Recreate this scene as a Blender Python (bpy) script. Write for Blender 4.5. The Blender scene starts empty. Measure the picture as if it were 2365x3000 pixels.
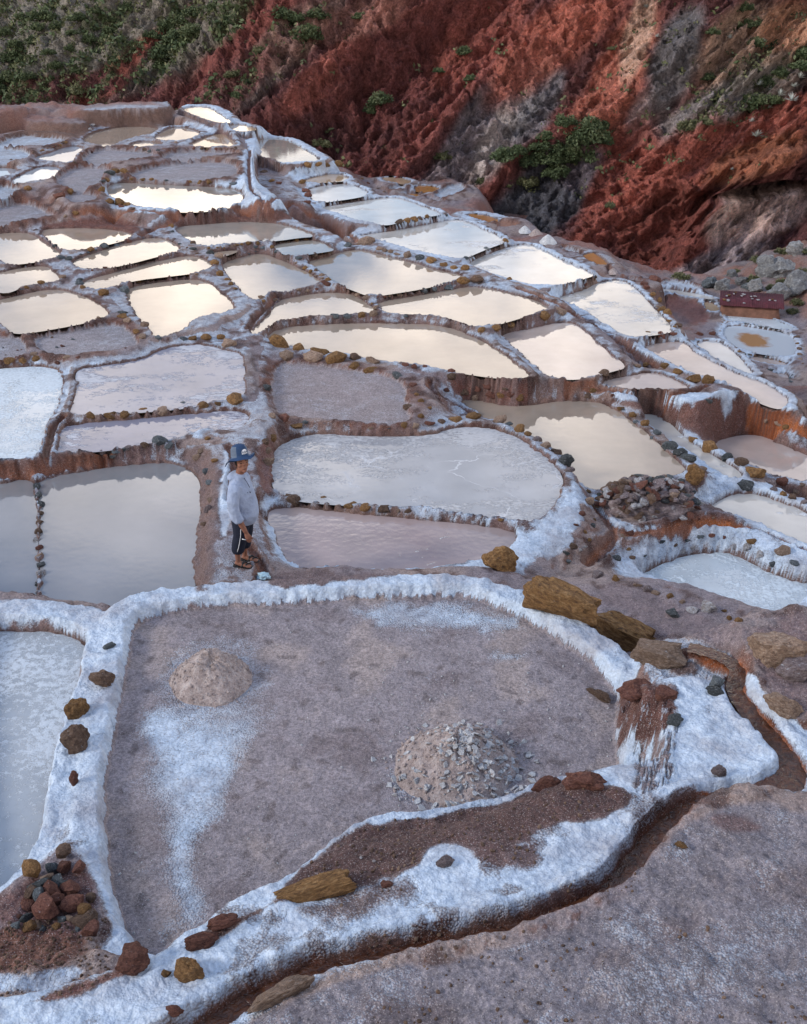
import bpy, bmesh, math, random
import numpy as np
from mathutils import Vector, Matrix, Euler, noise as mnoise

random.seed(7)
RNG = np.random.default_rng(11)
SC = bpy.context.scene
COL = SC.collection

# ------------------------------------------------------------------ camera, sky, sun, exposure
IMG_W, IMG_H, FPX = 2365.0, 3000.0, 3185.0
PITCH = math.radians(27.2)
CAM_Z = 10.0
cam_data = bpy.data.cameras.new('camera')
cam = bpy.data.objects.new('camera', cam_data)
COL.objects.link(cam)
cam.location = (0, 0, CAM_Z)
cam.rotation_euler = (math.pi / 2 - PITCH, 0, 0)
cam_data.sensor_fit = 'VERTICAL'
cam_data.sensor_height = 36.0
cam_data.lens = 36.0 * FPX / IMG_H
cam_data.clip_start = 0.1
cam_data.clip_end = 3000
SC.camera = cam

SUN_ELEV, SUN_AZ = math.radians(28), math.radians(-110)   # azimuth from +Y towards +X
world = bpy.data.worlds.new('World')
SC.world = world
world.use_nodes = True
wn, wl = world.node_tree.nodes, world.node_tree.links
wn.clear()
def W(t, **kw):
    n = wn.new(t)
    for k, v in kw.items():
        setattr(n, k, v)
    return n
w_out = W('ShaderNodeOutputWorld'); w_bg = W('ShaderNodeBackground')
w_sky = W('ShaderNodeTexSky', sky_type='NISHITA')
w_sky.sun_disc = False
w_sky.sun_elevation = SUN_ELEV
w_sky.sun_rotation = SUN_AZ
w_sky.air_density = 1.0; w_sky.dust_density = 0.4; w_sky.ozone_density = 3.0
w_geo = W('ShaderNodeTexCoord')
w_sep = W('ShaderNodeSeparateXYZ')
wl.new(w_geo.outputs['Generated'], w_sep.inputs[0])
w_abs = W('ShaderNodeMath', operation='ABSOLUTE'); wl.new(w_sep.outputs['Z'], w_abs.inputs[0])
w_add = W('ShaderNodeMath', operation='ADD'); wl.new(w_abs.outputs[0], w_add.inputs[0]); w_add.inputs[1].default_value = 0.34
w_div = W('ShaderNodeVectorMath', operation='DIVIDE')
w_cmb = W('ShaderNodeCombineXYZ')
for i in range(3): wl.new(w_add.outputs[0], w_cmb.inputs[i])
wl.new(w_geo.outputs['Generated'], w_div.inputs[0]); wl.new(w_cmb.outputs[0], w_div.inputs[1])
w_n = W('ShaderNodeTexNoise', noise_dimensions='4D'); w_n.inputs['Scale'].default_value = 1.75; w_n.inputs['W'].default_value = 6.8; w_n.inputs['Detail'].default_value = 9
w_n.inputs['Roughness'].default_value = 0.52; w_n.inputs['Distortion'].default_value = 0.25
w_flip = W('ShaderNodeVectorMath', operation='MULTIPLY'); w_flip.inputs[1].default_value = (-1, 1, 1)
wl.new(w_div.outputs[0], w_flip.inputs[0]); wl.new(w_flip.outputs[0], w_n.inputs['Vector'])
w_r = W('ShaderNodeValToRGB')
w_r.color_ramp.elements[0].position = 0.375; w_r.color_ramp.elements[0].color = (0, 0, 0, 1)
w_r.color_ramp.elements[1].position = 0.52; w_r.color_ramp.elements[1].color = (1, 1, 1, 1)
wl.new(w_n.outputs['Fac'], w_r.inputs[0])
# brightness of the cloud deck: thick grey bellies, thin bright parts, creamier towards the horizon
w_n2 = W('ShaderNodeTexNoise', noise_dimensions='4D'); w_n2.inputs['W'].default_value = 10.2; w_n2.inputs['Scale'].default_value = 2.4; w_n2.inputs['Detail'].default_value = 7
w_off = W('ShaderNodeVectorMath', operation='ADD'); w_off.inputs[1].default_value = (3.7, 1.3, 0.4)
wl.new(w_flip.outputs[0], w_off.inputs[0]); wl.new(w_off.outputs[0], w_n2.inputs['Vector'])
w_r2 = W('ShaderNodeValToRGB')
w_r2.color_ramp.elements[0].position = 0.38; w_r2.color_ramp.elements[0].color = (0.22, 0.235, 0.28, 1)
w_r2.color_ramp.elements[1].position = 0.64; w_r2.color_ramp.elements[1].color = (1, 1, 1, 1)
wl.new(w_n2.outputs['Fac'], w_r2.inputs[0])
w_el = W('ShaderNodeValToRGB')      # cloud colour by elevation
e = w_el.color_ramp.elements
e[0].position = 0.0; e[0].color = (1.50, 1.25, 0.98, 1)
e[1].position = 0.75; e[1].color = (0.34, 0.43, 0.60, 1)
m_ = w_el.color_ramp.elements.new(0.36); m_.color = (1.34, 1.18, 1.02, 1)
m_ = w_el.color_ramp.elements.new(0.52); m_.color = (0.78, 0.82, 0.92, 1)
wl.new(w_abs.outputs[0], w_el.inputs[0])
w_mul = W('ShaderNodeMix', data_type='RGBA', blend_type='MULTIPLY'); w_mul.inputs['Factor'].default_value = 1
wl.new(w_el.outputs[0], w_mul.inputs[6]); wl.new(w_r2.outputs[0], w_mul.inputs[7])
w_gain = W('ShaderNodeVectorMath', operation='SCALE'); w_gain.inputs['Scale'].default_value = 13.0
wl.new(w_mul.outputs[2], w_gain.inputs[0])
w_mix = W('ShaderNodeMix', data_type='RGBA')
wl.new(w_r.outputs[0], w_mix.inputs['Factor']); wl.new(w_sky.outputs[0], w_mix.inputs[6]); wl.new(w_gain.outputs[0], w_mix.inputs[7])
wl.new(w_mix.outputs[2], w_bg.inputs['Color']); w_bg.inputs['Strength'].default_value = 0.14
wl.new(w_bg.outputs[0], w_out.inputs['Surface'])

sun_d = bpy.data.lights.new('sun', 'SUN'); sun_d.energy = 1.5; sun_d.angle = math.radians(12); sun_d.color = (1.0, 0.95, 0.89)
sun = bpy.data.objects.new('sun', sun_d); COL.objects.link(sun)
sd = Vector((math.sin(SUN_AZ) * math.cos(SUN_ELEV), math.cos(SUN_AZ) * math.cos(SUN_ELEV), math.sin(SUN_ELEV)))
sun.rotation_euler = (-sd).to_track_quat('-Z', 'Y').to_euler()
sun['kind'] = 'helper'
SC.view_settings.view_transform = 'Standard'
SC.view_settings.look = 'None'
SC.view_settings.gamma = 1.0
SC.view_settings.exposure = 0.56
SC.view_settings.use_curve_mapping = False

# ------------------------------------------------------------------ pixel <-> world helpers
TILES = {0: (0, 0, 2365 / 1708), 1: (0, 250, 800 / 1708), 2: (700, 300, 800 / 1708), 3: (1565, 700, 800 / 1708),
         4: (0, 950, 800 / 1708), 5: (750, 950, 800 / 1708), 6: (1565, 1100, 800 / 1708), 7: (0, 1700, 1300 / 1708),
         8: (1065, 1700, 1300 / 1708), 9: (0, 0, 1200 / 1708), 10: (1165, 0, 1200 / 1708), 11: (1665, 1700, 700 / 1708),
         12: (600, 1280, 250 / 1290)}
CP, SP = math.cos(PITCH), math.sin(PITCH)
def nat(t, x, y):
    ox, oy, s = TILES[t]
    return ox + x * s, oy + y * s
def ray(u, v):
    dx = (u - IMG_W / 2) / FPX; dy = (IMG_H / 2 - v) / FPX
    return dx, CP + dy * SP, -SP + dy * CP
def on_plane(u, v, h):
    rx, ry, rz = ray(u, v)
    k = h / -rz
    return rx * k, ry * k
def project(x, y, z):
    zz = z - CAM_Z
    dep = y * CP - zz * SP
    up = y * SP + zz * CP
    return IMG_W / 2 + FPX * x / dep, IMG_H / 2 - FPX * up / dep

# ------------------------------------------------------------------ numpy noise
_perm = RNG.permutation(256); _perm = np.concatenate([_perm, _perm, _perm])
_ga = RNG.uniform(0, 2 * np.pi, 256); _gx, _gy = np.cos(_ga), np.sin(_ga)
def perlin(x, y):
    xi = np.floor(x).astype(np.int64); yi = np.floor(y).astype(np.int64)
    xf = x - xi; yf = y - yi; xi &= 255; yi &= 255
    u = xf * xf * xf * (xf * (xf * 6 - 15) + 10); v = yf * yf * yf * (yf * (yf * 6 - 15) + 10)
    def g(ix, iy, dx, dy):
        h = _perm[_perm[ix & 255] + (iy & 255)]
        return _gx[h] * dx + _gy[h] * dy
    a = g(xi, yi, xf, yf); b = g(xi + 1, yi, xf - 1, yf)
    c = g(xi, yi + 1, xf, yf - 1); d = g(xi + 1, yi + 1, xf - 1, yf - 1)
    return (a + u * (b - a) + v * ((c + u * (d - c)) - (a + u * (b - a)))) * 1.5
def fbm(x, y, octv=4, gain=0.5):
    s = 0.0; a = 1.0; n = 0.0
    for o in range(octv):
        s = s + a * perlin(x + 17.3 * o, y - 9.1 * o); n += a
        x = x * 2.03; y = y * 2.03; a *= gain
    return s / n
def ridged(x, y, octv=4, gain=0.5):
    s = 0.0; a = 1.0; n = 0.0
    for o in range(octv):
        s = s + a * (1 - 2 * np.abs(perlin(x + 31.7 * o, y + 5.3 * o))); n += a
        x = x * 2.05; y = y * 2.05; a *= gain
    return s / n
def sst(a, b, x):
    t = np.clip((x - a) / (b - a), 0, 1)
    return t * t * (3 - 2 * t)
def lerp(a, b, t): return a + (b - a) * t

def chaikin(pts, n=2):
    p = np.array(pts, float)
    for _ in range(n):
        q = np.roll(p, -1, axis=0)
        p = np.stack([0.75 * p + 0.25 * q, 0.25 * p + 0.75 * q], 1).reshape(-1, 2)
    return p
def seg_dist(px, py, poly, closed=True):
    """unsigned distance to the polyline, inside flag, and parameter of the closest segment"""
    best = np.full(px.shape, 1e9); inside = np.zeros(px.shape, bool)
    n = len(poly)
    for i in range(n if closed else n - 1):
        x0, y0 = poly[i]; x1, y1 = poly[(i + 1) % n]
        ex, ey = x1 - x0, y1 - y0
        L = ex * ex + ey * ey + 1e-12
        t = np.clip(((px - x0) * ex + (py - y0) * ey) / L, 0, 1)
        dx = px - x0 - t * ex; dy = py - y0 - t * ey
        best = np.minimum(best, dx * dx + dy * dy)
        if closed:
            c = ((y0 > py) != (y1 > py))
            with np.errstate(divide='ignore', invalid='ignore'):
                xs = (x1 - x0) * (py - y0) / (y1 - y0 if y1 != y0 else 1e-12) + x0
            inside ^= c & (px < xs)
    return np.sqrt(best), inside

# ------------------------------------------------------------------ object helpers
def link(o, parent=None):
    COL.objects.link(o)
    if parent is not None: o.parent = parent
    return o
def tag(o, label=None, cat=None, group=None, kind=None):
    if label: o['label'] = label
    if cat: o['category'] = cat
    if group: o['group'] = group
    if kind: o['kind'] = kind
    return o
def empty(name, loc=(0, 0, 0)):
    o = bpy.data.objects.new(name, None); o.empty_display_size = 0.2
    o.location = loc
    return link(o)
def mesh_obj(name, verts, faces, mat, parent=None, smooth=True):
    me = bpy.data.meshes.new(name)
    me.from_pydata([tuple(v) for v in verts], [], [tuple(f) for f in faces])
    if smooth: me.polygons.foreach_set('use_smooth', [True] * len(me.polygons))
    if mat: me.materials.append(mat)
    me.update()
    return link(bpy.data.objects.new(name, me), parent)
def bm_obj(name, bm, mat, parent=None, smooth=True):
    me = bpy.data.meshes.new(name)
    bm.to_mesh(me); bm.free()
    if smooth: me.polygons.foreach_set('use_smooth', [True] * len(me.polygons))
    if mat: me.materials.append(mat)
    return link(bpy.data.objects.new(name, me), parent)

# ------------------------------------------------------------------ materials
class NT:
    def __init__(s, name):
        s.m = bpy.data.materials.new(name); s.m.use_nodes = True
        s.n = s.m.node_tree.nodes; s.l = s.m.node_tree.links; s.n.clear()
        s.out = s.n.new('ShaderNodeOutputMaterial'); s.b = s.n.new('ShaderNodeBsdfPrincipled')
        s.l.new(s.b.outputs[0], s.out.inputs[0])
    def node(s, t, ins=None, **kw):
        n = s.n.new(t)
        for k, v in kw.items(): setattr(n, k, v)
        for k, v in (ins or {}).items():
            if isinstance(v, bpy.types.NodeSocket): s.l.new(v, n.inputs[k])
            else: n.inputs[k].default_value = v
        return n
    def noise(s, scale, detail=4, rough=0.55, vec=None, dist=0.0):
        n = s.node('ShaderNodeTexNoise', {'Scale': scale, 'Detail': detail, 'Roughness': rough, 'Distortion': dist})
        if vec: s.l.new(vec, n.inputs['Vector'])
        return n.outputs['Fac']
    def ramp(s, fac, stops):
        r = s.node('ShaderNodeValToRGB', {'Fac': fac})
        el = r.color_ramp.elements
        for i, (p, c) in enumerate(stops):
            q = el[i] if i < 2 else el.new(p)
            q.position = p; q.color = (c if len(c) == 4 else (*c, 1)) if isinstance(c, tuple) else (c, c, c, 1)
        return r.outputs[0]
    def mix(s, fac, a, b, mode='MIX'):
        n = s.node('ShaderNodeMix', data_type='RGBA', blend_type=mode)
        for k, v in ((0, fac), (6, a), (7, b)):
            if isinstance(v, bpy.types.NodeSocket): s.l.new(v, n.inputs[k])
            elif isinstance(v, tuple): n.inputs[k].default_value = (*v, 1) if len(v) == 3 else v
            else: n.inputs[k].default_value = v
        return n.outputs[2]
    def math(s, op, a, b=None, c=None, clamp=False):
        n = s.node('ShaderNodeMath', operation=op); n.use_clamp = clamp
        for k, v in ((0, a), (1, b), (2, c)):
            if v is None: continue
            if isinstance(v, bpy.types.NodeSocket): s.l.new(v, n.inputs[k])
            else: n.inputs[k].default_value = v
        return n.outputs[0]
    def attr(s, name):
        return s.node('ShaderNodeAttribute', attribute_name=name)
    def bump(s, h, strength=0.5, dist=0.02, normal=None):
        n = s.node('ShaderNodeBump', {'Strength': strength, 'Distance': dist, 'Height': h})
        if normal: s.l.new(normal, n.inputs['Normal'])
        return n.outputs[0]
    def set(s, **kw):
        for k, v in kw.items():
            k = k.replace('_', ' ')
            if isinstance(v, bpy.types.NodeSocket): s.l.new(v, s.b.inputs[k])
            elif isinstance(v, tuple) and len(v) == 3: s.b.inputs[k].default_value = (*v, 1)
            else: s.b.inputs[k].default_value = v
        return s.m
    def objco(s): return s.node('ShaderNodeTexCoord').outputs['Object']
    def pos(s): return s.node('ShaderNodeNewGeometry').outputs['Position']

def mat_ground(name='earth_and_salt', bscale=1.0):
    t = NT(name); p = t.pos()
    base = t.attr('tint').outputs['Color']; salt = t.attr('salt').outputs['Fac']; wet = t.attr('wet').outputs['Fac']
    n_f = t.noise(38, 5, 0.62, p); n_m = t.noise(7, 5, 0.6, p); n_x = t.noise(95, 3, 0.6, p)
    v1 = t.ramp(n_f, [(0.28, 0.45), (0.75, 1.3)])
    v2 = t.ramp(n_m, [(0.3, 0.80), (0.72, 1.16)])
    c = t.mix(1.0, base, v1, 'MULTIPLY'); c = t.mix(1.0, c, v2, 'MULTIPLY')
    # dark and pale grit
    grit = t.ramp(n_x, [(0.57, 0.0), (0.68, 1.0)])
    c = t.mix(t.math('MULTIPLY', grit, 0.62), c, (0.52, 0.46, 0.44))
    dk = t.ramp(n_x, [(0.30, 1.0), (0.41, 0.0)])
    c = t.mix(t.math('MULTIPLY', dk, 0.72), c, (0.05, 0.035, 0.035))
    # salt crust: rounded grains gather where the attribute is high
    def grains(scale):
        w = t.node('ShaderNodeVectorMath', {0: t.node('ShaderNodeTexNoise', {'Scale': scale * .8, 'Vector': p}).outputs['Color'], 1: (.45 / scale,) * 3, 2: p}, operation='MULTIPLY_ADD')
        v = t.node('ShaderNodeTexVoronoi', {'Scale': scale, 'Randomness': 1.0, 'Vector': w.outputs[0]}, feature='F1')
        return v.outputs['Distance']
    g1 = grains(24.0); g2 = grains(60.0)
    n_s = t.math('ADD', t.math('MULTIPLY', n_f, 0.45), t.math('MULTIPLY', n_m, 0.40))
    n_s = t.math('ADD', n_s, t.math('MULTIPLY', t.math('SUBTRACT', 0.55, g2), 0.35))
    k = t.math('SUBTRACT', t.math('ADD', t.math('MULTIPLY', salt, 1.5), n_s), 0.97)
    sm = t.math('MULTIPLY', k, 2.3, clamp=True)
    sc = t.ramp(n_m, [(0.28, (0.35, 0.43, 0.54)), (0.66, (0.575, 0.655, 0.755))])
    sc = t.mix(1.0, sc, t.ramp(g1, [(0.30, 1.0), (0.75, 0.86)]), 'MULTIPLY')  # shade in the gaps between grains, put into the salt colour
    sc = t.mix(1.0, sc, t.ramp(g2, [(0.30, 1.02), (0.75, 0.88)]), 'MULTIPLY')  # same painted shade between the finer grains
    n_d = t.noise(1.5, 6, 0.62, p, 0.3)
    sc = t.mix(t.math('MULTIPLY', t.ramp(n_d, [(0.46, 0.0), (0.66, 1.0)]), 0.55), sc, (0.25, 0.215, 0.22))
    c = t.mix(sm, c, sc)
    c = t.mix(t.math('MULTIPLY', wet, 0.8, clamp=True), c, t.mix(1.0, c, (0.52, 0.40, 0.33), 'MULTIPLY'))
    he = t.math('ADD', t.math('MULTIPLY', n_m, 1.5), t.math('ADD', t.math('MULTIPLY', n_f, 0.9), t.math('MULTIPLY', n_x, 0.35)))
    hg = t.math('ADD', t.math('ADD', t.math('MULTIPLY', g1, -0.55), t.math('MULTIPLY', g2, -0.25)), t.math('MULTIPLY', n_m, 0.5))
    hm = t.node('ShaderNodeMix', {0: sm, 2: he, 3: hg}, data_type='FLOAT').outputs[0]
    bn = t.bump(hm, 0.6, 0.036 * bscale)
    ro = t.math('SUBTRACT', 0.92, t.math('MULTIPLY', wet, 0.5))
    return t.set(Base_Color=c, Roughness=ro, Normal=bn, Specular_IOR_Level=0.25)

def mat_water(name, base, base2, rough=0.04, ior=1.45, crust=0.0, cscale=3.0, ccol=(0.72, 0.73, 0.74), fine=0.5, stretch=1.0, ripple=0.012, tone=1.5, cracks=0.0):
    t = NT(name); p = t.pos()
    n_l = t.noise(0.45, 4, 0.55, p, 0.6); n_m = t.noise(tone, 5, 0.55, p)
    c = t.mix(t.ramp(n_l, [(0.35, 0.0), (0.68, 1.0)]), base, base2)
    c = t.mix(1.0, c, t.ramp(n_m, [(0.3, 0.86), (0.7, 1.1)]), 'MULTIPLY')
    bn = t.bump(t.noise(9, 2, 0.5, p), 0.06, ripple)
    ro = rough
    if crust > 0:
        mp = t.node('ShaderNodeMapping', {'Vector': p}); mp.inputs['Scale'].default_value = (1, stretch, 1)
        q = mp.outputs[0]
        n1 = t.noise(cscale, 6, 0.62, q, 0.3); n2 = t.noise(cscale * 9, 4, 0.6, q); n3 = t.noise(0.5, 3, 0.5, p)
        k = t.math('ADD', t.math('MULTIPLY', n1, 1 - fine * 0.5), t.math('MULTIPLY', n2, fine * 0.5))
        k = t.math('ADD', k, t.math('MULTIPLY', t.math('SUBTRACT', n3, 0.5), 0.7))
        m = t.math('MULTIPLY', t.math('SUBTRACT', k, 0.72 - crust * 0.42), 14.0, clamp=True)
        cc = t.mix(1.0, ccol, t.ramp(n2, [(0.3, 0.72), (0.7, 1.05)]), 'MULTIPLY')
        c = t.mix(m, c, cc)
        ro = t.math('ADD', t.math('MULTIPLY', m, 0.5), rough)
        bn = t.bump(t.math('MULTIPLY', t.math('ADD', n2, n1), m), 0.5, 0.015, bn)
    if cracks:
        dw = t.node('ShaderNodeVectorMath', {0: t.node('ShaderNodeTexNoise', {'Scale': 3.0, 'Detail': 4.0, 'Vector': p}).outputs['Color'], 1: (.5, .5, 0), 2: p}, operation='MULTIPLY_ADD').outputs[0]
        ve = t.node('ShaderNodeTexVoronoi', {'Scale': cracks, 'Vector': dw}, feature='DISTANCE_TO_EDGE').outputs['Distance']
        cm = t.math('MULTIPLY', t.math('SUBTRACT', 0.016, ve), 75.0, clamp=True)
        cm = t.math('MULTIPLY', cm, t.ramp(t.noise(1.1, 3, .5, p), [(.45, 0.0), (.58, 1.0)]))
        c = t.mix(t.math('MULTIPLY', cm, .55), c, (.66, .66, .67)); ro = t.math('MAXIMUM', ro, t.math('MULTIPLY', cm, .6))
    return t.set(Base_Color=c, Roughness=ro, IOR=ior, Normal=bn)

def mat_rock(name, c0, c1, c2, frost=0.25, scale=1.0):
    t = NT(name)
    q = t.objco(); info = t.node('ShaderNodeObjectInfo')
    off = t.node('ShaderNodeVectorMath', {0: q, 1: info.outputs['Location']}, operation='ADD').outputs[0]
    n1 = t.noise(5 * scale, 6, 0.65, off, 0.4); n2 = t.noise(24 * scale, 5, 0.65, off)
    mp = t.node('ShaderNodeMapping', {'Vector': off}); mp.inputs['Scale'].default_value = (1.2, 1.2, 7)
    st = t.noise(5 * scale, 5, 0.6, mp.outputs[0], 0.5)
    c = t.ramp(n1, [(0.3, c0), (0.5, c1), (0.72, c2)])
    c = t.mix(1.0, c, t.ramp(st, [(0.3, 0.6), (0.62, 1.15)]), 'MULTIPLY')
    c = t.mix(1.0, c, t.ramp(n2, [(0.3, 0.62), (0.68, 1.2)]), 'MULTIPLY')
    r = t.math('MULTIPLY_ADD', info.outputs['Random'], 0.5, 0.75)
    c = t.mix(1.0, c, t.node('ShaderNodeCombineColor', {0: r, 1: r, 2: r}).outputs[0], 'MULTIPLY')
    if frost:
        k = t.math('MULTIPLY', t.math('SUBTRACT', t.noise(3 * scale, 5, 0.7, off), 0.72 - frost * 0.4), 7, clamp=True)
        c = t.mix(t.math('MULTIPLY', k, 0.75), c, (0.62, 0.65, 0.70))
    h = t.math('ADD', t.math('ADD', n1, t.math('MULTIPLY', st, 0.8)), t.math('MULTIPLY', n2, 0.35))
    return t.set(Base_Color=c, Roughness=0.88, Normal=t.bump(h, 0.85, 0.05 / scale), Specular_IOR_Level=0.25)

def mat_plain(name, c, rough=0.8, var=0.2, scale=30, bump=0.3, bd=0.004):
    t = NT(name); q = t.objco(); n = t.noise(scale, 4, 0.6, q)
    cc = t.mix(1.0, c, t.ramp(n, [(0.3, 1 - var), (0.7, 1 + var)]), 'MULTIPLY')
    return t.set(Base_Color=cc, Roughness=rough, Normal=t.bump(n, bump, bd), Specular_IOR_Level=0.3)

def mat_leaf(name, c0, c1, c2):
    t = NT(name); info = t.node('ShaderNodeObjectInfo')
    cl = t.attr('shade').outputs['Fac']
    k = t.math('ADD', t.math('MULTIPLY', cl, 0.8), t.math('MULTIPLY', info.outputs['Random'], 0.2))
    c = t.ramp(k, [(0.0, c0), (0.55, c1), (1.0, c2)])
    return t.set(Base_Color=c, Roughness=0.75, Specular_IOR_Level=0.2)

M_GROUND = mat_ground()
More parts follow.
